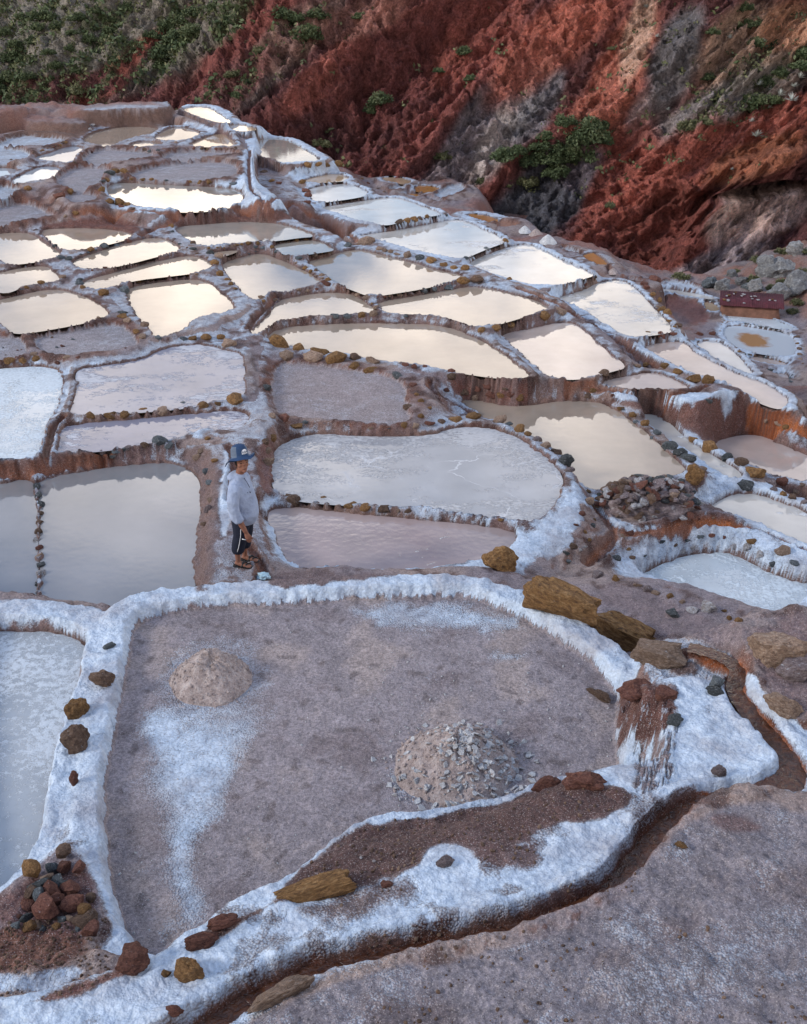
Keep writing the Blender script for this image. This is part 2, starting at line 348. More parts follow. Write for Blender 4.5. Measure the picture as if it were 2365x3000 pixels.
# ------------------------------------------------------------------ the salt pans: outline of each pan (seen outline laid on its own level)
# id: (tile, depth below camera, kind of filling, saltiness of rim, label, outline)
PANS = {
 'A1': (1, 5.982, 'dry_white', 0.61, 'pale dry salt pan below the stepped earth wall at far left', [(-60,385),(20,365),(60,337),(150,320),(300,327),(440,347),(400,372),(230,408),(100,393),(20,388)]),
 'A2': (1, 6.022, 'dry_white', 0.56, 'small pale dry pan with one lone stone, cut by left picture edge', [(-60,398),(0,400),(100,410),(195,432),(155,485),(60,495),(-60,490)]),
 'A3': (1, 6.03, 'blue', 0.51, 'upper of two blue sky-mirroring wedge pans at far left', [(215,455),(330,422),(450,377),(528,400),(470,430),(440,488),(380,483),(280,472)]),
 'A4': (1, 6.12, 'blue', 0.51, 'lower blue pan mirroring one white cloud at far left', [(75,600),(180,542),(270,507),(380,517),(330,568),(280,598),(190,600),(130,620)]),
 'A5': (1, 6.126, 'blue', 0.51, 'sliver of blue water pan at left picture edge, above dry terraces', [(-60,520),(60,520),(95,532),(80,558),(0,578),(-60,580)]),
 'A6': (1, 5.99, 'cream', 0.51, 'brown and white mirroring pan under the long far earth wall', [(520,350),(580,302),(700,272),(800,260),(900,262),(985,272),(940,308),(840,328),(760,348),(690,383),(600,376)]),
 'A7': (1, 5.9, 'cream', 0.61, 'far diamond-shaped cream pan, middle of the three below the corner wall', [(968,330),(1050,275),(1120,260),(1200,277),(1250,300),(1200,333),(1090,352),(1020,344)]),
 'A8': (1, 5.98, 'cream', 0.51, 'tiny white crescent of water between two larger far pans', [(808,378),(880,354),(950,355),(1020,375),(900,387)]),
 'A9': (1, 5.976, 'tan', 0.61, 'far tan pan enclosed by a rounded rim, left of the white channel', [(1182,380),(1260,342),(1340,310),(1400,305),(1430,340),(1488,380),(1350,387)]),
 'A10': (1, 5.63, 'tan', 0.97, 'topmost tan pan with white rim right under the red cliff', [(1140,150),(1200,134),(1290,132),(1350,170),(1445,232),(1380,238),(1260,200)]),
 'A11': (1, 5.84, 'tan', 0.97, 'small tan pan stepping down below the topmost one', [(1402,252),(1470,243),(1540,252),(1598,275),(1560,290),(1480,288)]),
 'A12': (1, 6.13, 'dry', 0.46, 'dry grey pan with two dark stones on its far rim', [(500,495),(560,432),(640,410),(800,414),(975,430),(940,478),(850,484),(700,508)]),
 'A13': (1, 6.146, 'dry', 0.46, 'narrow dry grey pan left of the white channel, beside a stone divider', [(1005,480),(1050,428),(1250,418),(1475,432),(1485,455),(1300,463),(1100,482)]),
 'A14': (1, 6.216, 'dry', 0.46, 'dry lilac pan raised on a crumbling brown bank', [(345,620),(400,562),(470,523),(600,523),(700,533),(640,580),(610,638),(540,668),(420,663)]),
 'A15': (1, 6.216, 'dry', 0.51, 'wide dry lilac pan directly above the brightest white water pan', [(790,580),(900,533),(1050,503),(1300,484),(1485,498),(1485,597),(1300,608),(1000,598)]),
 'A16': (1, 6.324, 'bright', 0.80, 'brightest white mirroring pan with a grey crust island in it', [(668,650),(720,614),(840,613),(1100,628),(1400,643),(1498,662),(1518,738),(1400,773),(1250,793),(1050,790),(870,763),(720,713)]),
 'A17': (1, 6.524, 'dry', 0.46, 'dry grey pan at left edge above the cream water pans', [(-60,775),(0,772),(100,752),(220,757),(328,830),(318,850),(150,868),(0,892),(-60,900)]),
 'A18': (1, 6.284, 'dry', 0.46, 'small dry hollow below the crumbling brown bank', [(395,692),(520,684),(630,700),(565,755),(470,766)]),
 'A19': (1, 6.3, 'dry_white', 0.51, 'small dry whitish terrace at left edge below the blue sliver', [(-60,645),(80,645),(130,680),(0,715),(-60,720)]),
 'A20': (1, 6.644, 'cream', 0.51, 'cream mirroring pan at left edge, above the thinner wedge pan', [(-60,935),(0,932),(100,923),(190,932),(280,1000),(385,1055),(310,1088),(200,1107),(60,1122),(0,1093),(-60,1080)]),
 'A21': (1, 6.612, 'cream', 0.46, 'cream pan under a curved dark brown bank at left', [(250,907),(400,898),(560,898),(700,908),(800,927),(830,945),(760,972),(600,1012),(440,1045),(330,985)]),
 'A22': (1, 6.68, 'cream', 0.51, 'slanting cream pan, upper of two long parallel wedges', [(458,1110),(560,1062),(750,1003),(900,963),(1010,955),(1140,1030),(1000,1063),(760,1127),(530,1162)]),
 'A23': (1, 6.78, 'cream', 0.51, 'slanting cream pan mirroring a blue gap, lower of two parallel wedges', [(532,1225),(700,1183),(1000,1099),(1190,1064),(1315,1107),(1295,1162),(1100,1187),(800,1222),(700,1267),(545,1278)]),
 'A24': (1, 6.732, 'cream', 0.51, 'thin wedge-shaped cream pan at left edge above the big cream pan', [(-60,1185),(0,1177),(150,1143),(280,1134),(320,1162),(366,1215),(330,1227),(130,1257),(50,1297),(0,1290),(-60,1292)]),
 'A25': (1, 6.84, 'cream', 0.51, 'big cream mirroring pan at left edge with stones on far rim', [(-60,1365),(0,1348),(150,1313),(300,1279),(420,1293),(560,1342),(685,1435),(560,1477),(300,1527),(90,1557),(40,1500),(-60,1450)]),
 'A26': (1, 6.888, 'cream', 0.56, 'cream four-sided pan mirroring dark cloud, salt-streaked wall at its right', [(803,1275),(950,1243),(1150,1219),(1270,1223),(1350,1283),(1474,1400),(1330,1432),(1200,1457),(1140,1527),(1010,1576),(960,1547),(900,1470),(823,1350)]),
 'A27': (2, 6.654, 'bright', 0.59, 'wide glowing pan below the curved brown-faced channel bank', [(-398,782),(-290,771),(0,750),(200,754),(350,788),(475,838),(380,843),(230,865),(60,875),(-100,892),(-238,902),(-330,850)]),
 'A28': (2, 6.744, 'bright', 0.61, 'small triangular bright pan right of grey-blue rim stones', [(228,897),(300,879),(480,862),(560,910),(585,925),(500,938),(400,953),(330,962),(262,935)]),
 'A29': (1, 6.748, 'cream', 0.51, 'tiny sliver of bright water squeezed above a stone rim', [(1332,1052),(1400,1043),(1488,1034),(1430,1058),(1350,1073)]),
 'A30': (2, 6.896, 'cream', 0.51, 'warm cream kite-shaped pan with a pointed lower end', [(-98,1012),(0,978),(130,944),(250,988),(380,1048),(480,1103),(505,1130),(440,1147),(300,1182),(180,1187),(112,1250),(50,1198),(0,1150),(-60,1080)]),
 'A31': (2, 6.902, 'cream', 0.61, 'cream pan mirroring a row of dark and ochre rim stones', [(425,1005),(560,963),(700,929),(780,929),(900,964),(1080,1004),(1250,1059),(1395,1082),(1340,1118),(1150,1162),(1000,1187),(830,1212),(740,1178),(620,1132),(560,1088),(503,1040)]),
 'A32': (2, 7.03, 'cream', 0.61, 'pinkish cream pan below the two biggest ochre rim stones', [(872,1252),(1150,1209),(1350,1170),(1500,1155),(1700,1204),(1850,1244),(1935,1285),(1850,1316),(1700,1361),(1560,1400),(1480,1400),(1380,1366),(1250,1331),(1050,1326),(930,1317),(902,1280)]),
 'A33': (2, 7.02, 'cream', 0.56, 'cream crescent pan curling round the far side of the widest pan', [(97,1420),(160,1382),(222,1302),(254,1248),(350,1219),(550,1194),(680,1199),(740,1229),(830,1293),(850,1308),(760,1317),(560,1332),(480,1327),(330,1347),(230,1362),(130,1427),(92,1458)]),
 'A34': (2, 7.164, 'cream', 0.61, 'widest cream pan mirroring one bright cloud, ochre boulders along its near edge', [(187,1480),(222,1433),(350,1404),(600,1392),(900,1386),(1200,1392),(1350,1424),(1500,1494),(1650,1584),(1783,1690),(1792,1720),(1707,1730),(1500,1705),(1300,1672),(1100,1632),(900,1618),(650,1568),(420,1545),(250,1500)]),
 'A35': (3, 7.272, 'pinkcream', 0.59, 'pinkish pan below a double rim with a brown channel groove', [(-196,600),(0,563),(150,529),(230,529),(300,573),(420,692),(570,800),(480,822),(330,866),(200,876),(90,857),(30,800),(-60,720),(-150,642)]),
 'A36': (3, 7.466, 'milk', 0.85, 'big milky pan whose right rim is lined with ochre stones', [(160,370),(300,334),(430,270),(530,260),(600,294),(680,373),(760,463),(865,575),(780,592),(640,611),(570,597),(480,547),(330,447),(205,390)]),
 'A37': (3, 7.22, 'milk', 0.95, 'milky pan with clean white rims meeting in a pointed right corner', [(-415,155),(-237,79),(-60,30),(20,59),(150,129),(280,184),(370,225),(300,247),(180,281),(60,294),(-60,281),(-200,237),(-330,192)]),
 'A38': (2, 7.072, 'milk', 0.90, 'large milky pan mirroring dark stones along its upper left rim', [(750,836),(860,822),(1000,803),(1300,742),(1390,737),(1500,789),(1675,865),(1560,906),(1460,946),(1390,980),(1280,966),(1100,926),(950,882),(830,852)]),
 'A39': (2, 6.888, 'milk', 0.95, 'milky pan with grey crust flecks and clear white border', [(505,662),(620,644),(800,614),(980,594),(1060,624),(1200,674),(1262,700),(1180,712),(1000,746),(930,766),(860,761),(740,741),(640,697)]),
 'A40': (2, 6.772, 'milkgrey', 0.85, 'greyish glinting pan between two white walled pans', [(442,545),(520,524),(700,509),(825,575),(700,601),(480,631),(466,592)]),
 'A41': (2, 6.694, 'tan', 0.85, 'small brownish shallow pan below the row of ochre blocks', [(412,490),(500,464),(620,444),(695,488),(580,497),(450,507)]),
 'A42': (2, 6.28, 'bright', 0.97, 'silver glinting pan with white rim high beside the red cliff', [(120,238),(200,222),(300,234),(400,294),(524,370),(400,375),(272,384),(242,353),(147,343),(152,290)]),
 'L1': (2, 11.616, 'tan', 0.61, 'long tan pan in the lower far cluster by the cliff foot', [(872,475),(980,467),(1078,490),(1058,517),(960,500)]),
 'L2': (2, 11.734, 'dry_white', 0.61, 'small white pan in the lower far cluster by the cliff foot', [(932,542),(1010,523),(1066,540),(960,558)]),
 'L3': (2, 11.766, 'ochre', 0.61, 'ochre orange pan with a white patch in the lower far cluster', [(1102,532),(1150,519),(1274,537),(1200,567),(1102,558)]),
 'L4': (2, 11.814, 'dry_white', 0.59, 'large chalky white pan ending the lower far cluster', [(1204,590),(1330,514),(1444,537),(1310,606)]),
 'L5': (2, 11.886, 'dry', 0.61, 'narrow pale strip pan nearest in the lower far cluster', [(1162,592),(1295,620),(1258,637),(1180,614)]),
 'L6': (2, 11.884, 'ochre', 0.51, 'small brown-orange puddle pan in the lower far cluster', [(1034,567),(1146,577),(1110,593)]),
 'L7': (2, 11.488, 'ochre', 0.69, 'bright ochre pan outside the white border rim', [(1415,702),(1480,699),(1570,714),(1632,740),(1590,756),(1480,728)]),
 'L8': (10, 11.512, 'dry_brown', 0.61, 'dry brown pan just right of the bright ochre one', [(404,932),(450,922),(505,940),(488,953),(422,956)]),
 'L9': (3, 11.3, 'ochre', 0.51, 'rust-brown pan below the cliff beside small salt heaps', [(298,117),(350,84),(400,104),(464,160),(420,167)]),
 'L10': (3, 11.4, 'dry_white', 0.59, 'thin bluish white pan behind the milky pan corner', [(142,62),(220,68),(295,92),(250,108)]),
 'L11': (3, 11.6, 'dry', 0.59, 'small grey dry pan behind the corner of the big milky pan', [(565,252),(685,272),(660,288),(610,278)]),
 'L12': (3, 12.712, 'dry_white', 0.97, 'white dry terrace pan, topmost of the lower right terraces', [(802,280),(850,266),(1000,289),(1052,328),(900,307)]),
 'L13': (3, 12.798, 'milk', 0.97, 'long narrow milky terrace pan edged with dark pebbles', [(734,312),(780,309),(950,329),(1134,370),(1118,377),(950,357),(760,328)]),
 'L14': (3, 12.812, 'dry_white', 0.95, 'short white pan sliver below the long narrow terrace', [(764,348),(895,352),(800,369)]),
 'L15': (3, 12.928, 'tan', 0.85, 'small orange-tan pan left of the tin-roofed shed', [(1059,397),(1110,399),(1164,430),(1130,461),(1082,448)]),
 'L16': (3, 13.056, 'ice', 0.97, 'pale blue strip pan right below the tin-roofed shed', [(1208,462),(1240,454),(1400,474),(1622,552),(1612,571),(1500,556),(1300,518),(1204,508)]),
 'L17': (3, 13.158, 'rusty', 0.97, 'pale blue pan with a large rust-orange stain in it', [(1176,590),(1212,537),(1400,559),(1622,599),(1632,718),(1598,740),(1400,716),(1250,677)]),
 'L18': (3, 13.286, 'pinkcream', 0.95, 'narrow pinkish pan below the rust-stained one', [(1335,742),(1400,739),(1584,777),(1558,796),(1400,777)]),
 'L19': (3, 13.4, 'pinkcream', 0.85, 'little pinkish triangle pan at right among pebble walls', [(1500,845),(1560,838),(1605,868),(1590,900),(1535,872)]),
 'L20': (3, 13., 'tan', 0.69, 'small orange pan cut by the right picture edge', [(1612,950),(1680,960),(1790,1010),(1790,1050),(1660,1010)]),
 'A59': (3, 7.85, 'milkgrey', 0.90, 'slim grey pan tapering to a point beside the longest milky pan', [(1024,644),(1160,644),(1246,722),(1350,836),(1330,837),(1200,785),(1084,698)]),
 'A60': (3, 7.664, 'pinkcream', 0.95, 'long tapering milky pan running to the right edge wall', [(695,682),(760,659),(930,645),(957,692),(1100,774),(1250,844),(1400,894),(1536,972),(1568,1010),(1550,1070),(1400,1015),(1280,940),(1150,876),(960,826),(820,747)]),
 'A61': (3, 7.43, 'pinkcream', 0.69, 'thin pinkish pan above the high salt-dripping brown wall', [(405,905),(550,874),(720,842),(800,854),(900,902),(950,933),(880,936),(650,931),(500,931)]),
 'A62': (6, 7.654, 'cream', 0.59, 'great cream pan behind the heap of broken stones', [(-460,152),(-300,169),(-200,199),(0,199),(150,169),(330,164),(440,189),(560,264),(700,374),(830,504),(945,600),(830,640),(700,690),(520,700),(380,720),(320,690),(262,600),(200,505),(60,412),(-120,340),(-240,297),(-350,237)]),
 'A63': (6, 7.926, 'milk', 0.90, 'slim milky pan right of the rim of grey-blue stones', [(640,257),(720,239),(820,289),(900,374),(1010,454),(1150,534),(1256,597),(1280,640),(1256,660),(1160,615),(1060,541),(960,466),(830,391),(724,310)]),
 'A64': (6, 8.274, 'pinkcream', 0.61, 'pinkish pan at right edge under the high brown wall', [(1115,437),(1250,390),(1400,375),(1550,444),(1710,514),(1850,570),(1850,690),(1680,660),(1500,640),(1440,600),(1340,556),(1240,516),(1155,480)]),
 'A65': (6, 8.05, 'milk', 0.90, 'bright milky pan at right edge above the curved groove', [(1090,850),(1180,795),(1270,750),(1380,750),(1560,805),(1710,875),(1850,920),(1850,1150),(1710,1075),(1560,1015),(1400,930),(1200,866)]),
 'A66': (6, 8.2, 'ice', 0.90, 'pale ice-blue pan ringed by a thick stone-studded bank', [(640,1290),(760,1224),(900,1155),(1100,1120),(1220,1120),(1320,1175),(1500,1265),(1708,1315),(1830,1345),(1780,1420),(1660,1440),(1560,1510),(1390,1570),(1200,1495),(1000,1395),(800,1335)]),
 'B1': (4, 7.08, 'ice', 0.69, 'pale blue crusted pan at left edge beside a twisted white rim', [(-90,285),(0,283),(150,273),(270,274),(345,292),(370,322),(370,440),(345,510),(286,600),(266,680),(236,760),(216,846),(0,846),(-90,850)]),
 'B2': (4, 7.016, 'lilac', 0.61, 'lilac pan half covered by a swirl of white crust', [(492,287),(600,275),(900,230),(1040,155),(1200,133),(1280,135),(1400,169),(1496,180),(1511,300),(1521,443),(1400,471),(1200,515),(1000,535),(620,565),(500,565),(460,556),(493,470),(508,400)]),
 'B3': (4, 7.104, 'lilacflake', 0.61, 'lilac pan with white flakes below the row of ochre stones', [(379,770),(404,663),(450,635),(700,615),(1000,590),(1300,555),(1526,550),(1535,638),(1440,655),(1250,655),(1100,705),(950,740),(700,780),(450,800),(384,796)]),
 'B4': (4, 6.94, 'dry', 0.51, 'small dry pan dotted with pebbles at left edge', [(-90,95),(0,92),(125,94),(155,150),(146,206),(0,220),(-90,222)]),
 'B5': (4, 6.96, 'dry', 0.51, 'dry grey pan with scattered dark pebbles left of stone bank', [(230,93),(400,64),(700,6),(790,36),(862,130),(780,166),(540,181),(450,205),(285,190),(235,132)]),
 'B6': (4, 7.36, 'grey', 0.61, 'grey-green pan at left edge, left of the stone divider', [(-90,1020),(0,1005),(185,975),(196,1090),(208,1250),(204,1500),(208,1900),(-90,1900)]),
 'B7': (4, 7.36, 'grey', 0.61, 'big still grey pan mirroring clouds, left of the standing person', [(275,975),(500,935),(800,890),(1000,875),(1130,895),(1211,962),(1231,1050),(1216,1300),(1188,1480),(1186,1900),(275,1900),(292,1560),(276,1350),(284,1130),(262,1022)]),
 'B8': (5, 7.22, 'dry_pink', 0.56, 'dry pinkish grey pan with pale cracks, centre of the picture', [(114,380),(134,254),(250,249),(420,269),(650,304),(800,329),(896,362),(926,430),(916,480),(950,590),(940,616),(830,635),(640,616),(420,601),(240,586),(134,557)]),
 'B9': (5, 7.372, 'crust', 0.59, 'large white crusted pan with rounded right end, right of the person', [(124,840),(164,764),(280,715),(400,690),(620,710),(850,715),(1100,705),(1250,656),(1420,651),(1560,685),(1700,764),(1826,862),(1898,960),(1884,1060),(1825,1157),(1735,1232),(1620,1232),(1500,1203),(1300,1180),(1080,1142),(960,1142),(700,1130),(400,1112),(184,1082),(120,1000)]),
 'B10': (5, 7.468, 'pink', 0.80, 'rosy rippled pan with white foam, just right of the person', [(94,1190),(134,1165),(250,1155),(500,1185),(800,1215),(1100,1245),(1400,1270),(1586,1304),(1608,1330),(1545,1416),(1430,1474),(1200,1515),(900,1540),(700,1536),(500,1520),(250,1535),(184,1400),(124,1280)]),
 'C1': (7, 6.2, 'dry_fore', 1.0, 'large dry foreground pan holding two salt heaps', [(530,175),(600,135),(900,104),(1300,84),(1400,74),(1700,66),(1818,74),(1925,114),(2040,164),(2160,244),(2260,304),(2330,384),(2370,454),(2382,504),(2366,564),(2362,640),(2378,740),(2388,800),(2260,775),(2100,790),(1970,850),(1840,885),(1600,910),(1400,940),(1310,1000),(1200,1090),(1060,1200),(1000,1260),(900,1310),(790,1350),(720,1410),(680,1455),(580,1478),(530,1420),(460,1280),(430,1180),(415,1000),(415,800),(430,650),(460,500),(490,350),(510,235)]),
 'C2': (7, 6.27, 'foam', 1.0, 'white crusted pan at left edge of the foreground', [(-90,202),(100,202),(220,208),(298,232),(326,270),(306,360),(276,450),(246,560),(206,680),(176,840),(146,980),(106,1090),(56,1170),(0,1230),(-90,1290)]),
}
# level ground that is not a pan: (tile, depth, reach, outline)
FLATS = {
 'ridge': (1, 5.32, .35, [(-80,150),(0,150),(200,122),(600,122),(1040,100),(1060,125),(760,150),(400,145),(200,150),(0,170),(-80,180)]),
 'chan': (1, 6.08, .6, [(1530,330),(1545,300),(1600,300),(1600,380),(1580,500),(1600,640),(1680,720),(1640,730),(1560,690),(1530,600),(1540,480)]),
 'chan0': (1, 5.98, .45, [(1500,300),(1540,296),(1620,300),(1610,330),(1560,345),(1510,335)]),
 'rimend': (1, 5.84, .5, [(1560,240),(1620,255),(1670,285),(1690,300),(1620,305),(1590,300),(1620,285),(1570,258)]),
 'bankend': (1, 5.78, .4, [(1100,150),(1250,215),(1390,258),(1490,298),(1440,302),(1340,268),(1220,228),(1100,182)]),
 'chan2': (2, 6.55, .6, [(180,350),(230,400),(260,470),(330,560),(400,620),(300,610),(180,590),(120,540),(110,420),(150,370)]),
 'lowfield': (2, 11.8, 1.2, [(830,480),(1000,450),(1260,470),(1450,530),(1480,600),(1330,670),(1100,620),(900,560)]),
 'lowfield2': (3, 11.6, 1.2, [(-380,-10),(-100,-80),(60,0),(330,60),(480,150),(690,240),(640,290),(420,200),(200,90),(0,20)]),
 'lowfield3': (3, 13.1, 1.0, [(720,260),(880,235),(1060,270),(1180,370),(1300,430),(1640,510),(1700,640),(1690,900),(1600,920),(1350,800),(1150,600),(1000,540),(800,420)]),
 'ledge': (1, 5.62, .35, [(180,200),(360,205),(540,222),(520,235),(300,228),(180,215)]),
 'path': (4, 7.1, .9, [(1420,790),(1480,760),(1540,900),(1530,1000),(1500,1150),(1530,1350),(1590,1560),(1600,1680),(1400,1680),(1340,1600),(1370,1100),(1400,900)]),
 'path2': (4, 7.02, .6, [(1560,200),(1640,230),(1620,420),(1640,560),(1650,700),(1560,720),(1480,740),(1580,600),(1570,400),(1545,260)]),
 'behind': (5, 7.22, .7, [(0,1560),(250,1590),(500,1560),(900,1580),(1300,1560),(1300,1640),(0,1720)]),
 'bank': (8, 5.35, .6, [(150,1510),(300,1490),(500,1440),(700,1375),(900,1285),(1000,1225),(1080,1100),(1180,1005),(1300,915),(1450,865),(1600,875),(1708,905),(1950,900),(2300,1900),(-300,1900),(-200,1700)]),
 'saltbank': (7, 5.52, .45, [(-80,1660),(100,1640),(300,1590),(600,1500),(800,1440),(1000,1360),(1300,1290),(1700,1240),(2050,1090),(2250,985),(2400,900),(2480,870),(2520,880),(2440,1010),(2340,1140),(2200,1210),(1950,1290),(1700,1360),(1400,1425),(1200,1450),(1000,1520),(800,1620),(650,1720),(-80,1760)]),
 'mound': (11, 5.6, .35, [(800,720),(960,760),(1060,860),(1300,1080),(1480,1200),(1500,1280),(1400,1380),(1150,1400),(980,1380),(900,1200),(860,980),(800,830)]),
 'mound2': (11, 5.72, .3, [(560,590),(700,560),(900,530),(1100,560),(1130,640),(1000,700),(760,690),(560,660)]),
 'pillar': (11, 5.60, .22, [(395,770),(470,745),(560,750),(640,790),(770,770),(760,830),(640,850),(520,870),(410,850)]),
 'rightbank': (11, 5.52, .4, [(1330,400),(1500,330),(1750,300),(1900,900),(1900,1200),(1720,1000),(1500,960),(1330,850),(1280,700),(1270,560)]),
 'rightlow': (11, 5.6, .3, [(1480,1060),(1640,1060),(1900,1300),(1900,1480),(1680,1350),(1560,1200)]),
 'slope': (6, 7.3, .5, [(480,1390),(700,1420),(1000,1520),(1250,1610),(1200,1650),(900,1580),(600,1480)]),
 'pileground': (6, 7.62, .5, [(480,760),(700,780),(1000,830),(900,890),(640,900),(500,830)]),
 'highrim': (6, 7.42, .4, [(500,90),(700,105),(950,115),(1180,75),(1240,80),(1290,140),(1200,110),(960,140),(700,130)]),
 'leftpile': (7, 6.02, .35, [(60,1160),(250,1080),(330,1130),(380,1250),(400,1340),(200,1400),(-80,1420),(-80,1330)]),
 'leftlow': (7, 5.85, .4, [(-80,1480),(200,1480),(450,1470),(500,1500),(300,1560),(-80,1620)]),
}
RAW_BASE = [  # (tile, x, y, depth): the lie of the land away from the pans
 (0, -150, 245, 8.6), (0, 60, 240, 8.6), (0, 200, 240, 8.6), (0, 330, 232, 9.2), (0, 420, 240, 10.2), (0, 480, 258, 10.8), (0, 560, 292, 11.6), (0, 640, 335, 12.2), (0, 740, 385, 12.6), (0, 520, 275, 10.0), (0, 620, 320, 10.8), (0, 700, 360, 11),
 (0, 860, 352, 12.6), (0, 1000, 405, 13.2), (0, 1080, 470, 13.8), (0, 1200, 515, 14.6), (0, 1330, 560, 15.2), (0, 1450, 590, 15.6),
 (0, 950, 470, 11.9), (0, 1150, 540, 12.0), (0, 1300, 585, 12.4), (0, 1400, 640, 12.9), (0, 1480, 720, 12.9), (0, 1560, 790, 13.3), (0, 1660, 830, 13.5),
 (0, 1500, 600, 14.8), (0, 1560, 570, 14.2), (0, 1640, 540, 13.0), (0, 1700, 510, 12.2), (0, 1800, 600, 12.0), (0, 1700, 650, 12.9), (0, 1620, 650, 13.0), (0, 1900, 800, 13.0),
 (0, 1690, 780, 13.2), (0, 1750, 880, 12.8), (0, 1690, 900, 9.2), (0, 1800, 1000, 9.0),
 (0, 100, 850, 7.0), (0, 560, 1000, 7.05), (0, 400, 700, 6.85), (0, 900, 600, 6.9), (0, 1250, 1150, 7.7), (0, 1330, 1180, 7.8), (0, 1450, 1290, 7.4),
 (0, 60, 1900, 6.0), (0, 60, 2100, 5.7), (0, -250, 1500, 6.1), (0, -300, 800, 7.0), (0, -250, 400, 6.1),
]

# ------------------------------------------------------------------ terrain grid, finer towards the camera
A_MAX = 0.60
NC = 760
aa = np.linspace(-A_MAX, A_MAX, NC)
rows = [3.25]
while rows[-1] < 84: rows.append(rows[-1] + max(0.0165, min(0.0025 * rows[-1], 0.0025 * rows[-1])) * (1.0 if rows[-1] < 50 else 1.8))
dd = np.array(rows); NR = len(dd)
GX = dd[:, None] * aa[None, :]; GY = np.repeat(dd[:, None], NC, 1)
print('terrain grid', NR, NC)

pid = list(PANS.keys()); fid = list(FLATS.keys())
POLY, ZW = {}, {}
def lay(tile, pts, h):
    return [on_plane(*nat(tile, x, y), h) for x, y in pts]
for k in pid:
    t, h, *_r, pts = PANS[k]
    POLY[k] = chaikin(lay(t, pts, h), 2); ZW[k] = CAM_Z - h
for k in fid:
    t, h, reach, pts = FLATS[k]
    POLY[k] = chaikin(lay(t, pts, h), 1); ZW[k] = CAM_Z - h

wob = 0.045 * fbm(GX * 2.2, GY * 2.2, 3) + 0.022 * perlin(GX * 9, GY * 9)
wob = wob * np.clip(GY / 9.0, 0.7, 1.6)
DMIN = np.full(GX.shape, 9.0); IMIN = np.full(GX.shape, -1, int)
num = np.zeros(GX.shape); den = np.zeros(GX.shape); saltn = np.zeros(GX.shape); inflat = np.full(GX.shape, -1, int)
RIM = {'C1': .14, 'C2': .17, 'A16': .07, 'B10': .07, 'B9': .07, 'A66': .26, 'A64': .08, 'A63': .08, 'A65': .10, 'A10': .06, 'A42': .06}
WID = {'A10': .6, 'A11': .9, 'A42': .8, 'A41': .45, 'A40': .5, 'A39': .5, 'A38': .5, 'A37': .5, 'A36': .55, 'A59': .5, 'C1': .26, 'C2': .30, 'A66': .8, 'A64': .3, 'A65': .5}
for n, k in enumerate(pid + fid):
    P = POLY[k]; flat = k in FLATS
    R = 2.6 if not k.startswith('C') else 2.0
    x0, y0 = P.min(0) - R; x1, y1 = P.max(0) + R
    i0, i1 = np.searchsorted(dd, [y0, y1])
    if i1 <= i0: continue
    sub = slice(i0, i1)
    m = (GX[sub] > x0) & (GX[sub] < x1)
    px, py = GX[sub][m], GY[sub][m]
    d, ins = seg_dist(px, py, P)
    d = np.where(ins, -d, d) + wob[sub][m] * (0.5 if flat else 1.0) - (0.045 if k[0] in 'AB' and not flat else 0)
    if flat:
        top = ZW[k]; reach = FLATS[k][2]
        w = 1.0 / (np.maximum(d, 0) + 0.04) ** 3 * np.exp(-(np.maximum(d, 0) / (reach * 1.6)) ** 2)
        w = np.where(d < 0, 14.0 if k.startswith('lowfield') else 4e4, w)
        s = {'saltbank': .8, 'mound': 1.0, 'mound2': .55, 'path': .45, 'path2': .55, 'rightlow': .8, 'chan': .95, 'chan0': .9, 'chan2': .5, 'rimend': .9, 'bankend': .6, 'ridge': .6}.get(k, .25)
    else:
        dryp = PANS[k][2].startswith('dry')
        rim = RIM.get(k, (0.075 if dryp else 0.040) if GY[sub][m].mean() < 25 else (0.17 if dryp else 0.055))
        top = ZW[k] + rim; s = PANS[k][3] * (.62 if dryp and k != 'C1' else 1)
        wid = WID.get(k, 0.75)
        w = 1.0 / (np.maximum(d, 0) + 0.04) ** 3 * np.exp(2.0 * (ZW[k] - (3.0 if k[0] != 'L' else -2.6))) * np.exp(-(np.maximum(d, 0) / wid) ** 4)
        cur = DMIN[sub][m]; better = d < cur
        tmp = DMIN[sub]; tmp[m] = np.where(better, d, cur); DMIN[sub] = tmp
        tmp = IMIN[sub]; tmp[m] = np.where(better, n, tmp[m]); IMIN[sub] = tmp
    tmp = num[sub]; tmp[m] += w * top; num[sub] = tmp
    tmp = den[sub]; tmp[m] += w; den[sub] = tmp
    tmp = saltn[sub]; tmp[m] += w * s; saltn[sub] = tmp
# base surface
bp = []
for t, x, y, h in RAW_BASE:
    X, Y = on_plane(*nat(t, x, y), h); bp.append((X, Y, CAM_Z - h))
bn = np.zeros(GX.shape); bd = np.zeros(GX.shape)
for X, Y, Z in bp:
    w = 1.0 / (((GX - X) ** 2 + (GY - Y) ** 2) / (3.0 + 0.05 * Y) ** 2 + 0.05) ** 2
    bn += w * Z; bd += w
BASE = bn / bd
wb = 0.45
T = (num + wb * BASE) / (den + wb)
SALT0 = (saltn + wb * 0.15) / (den + wb)
del num, saltn

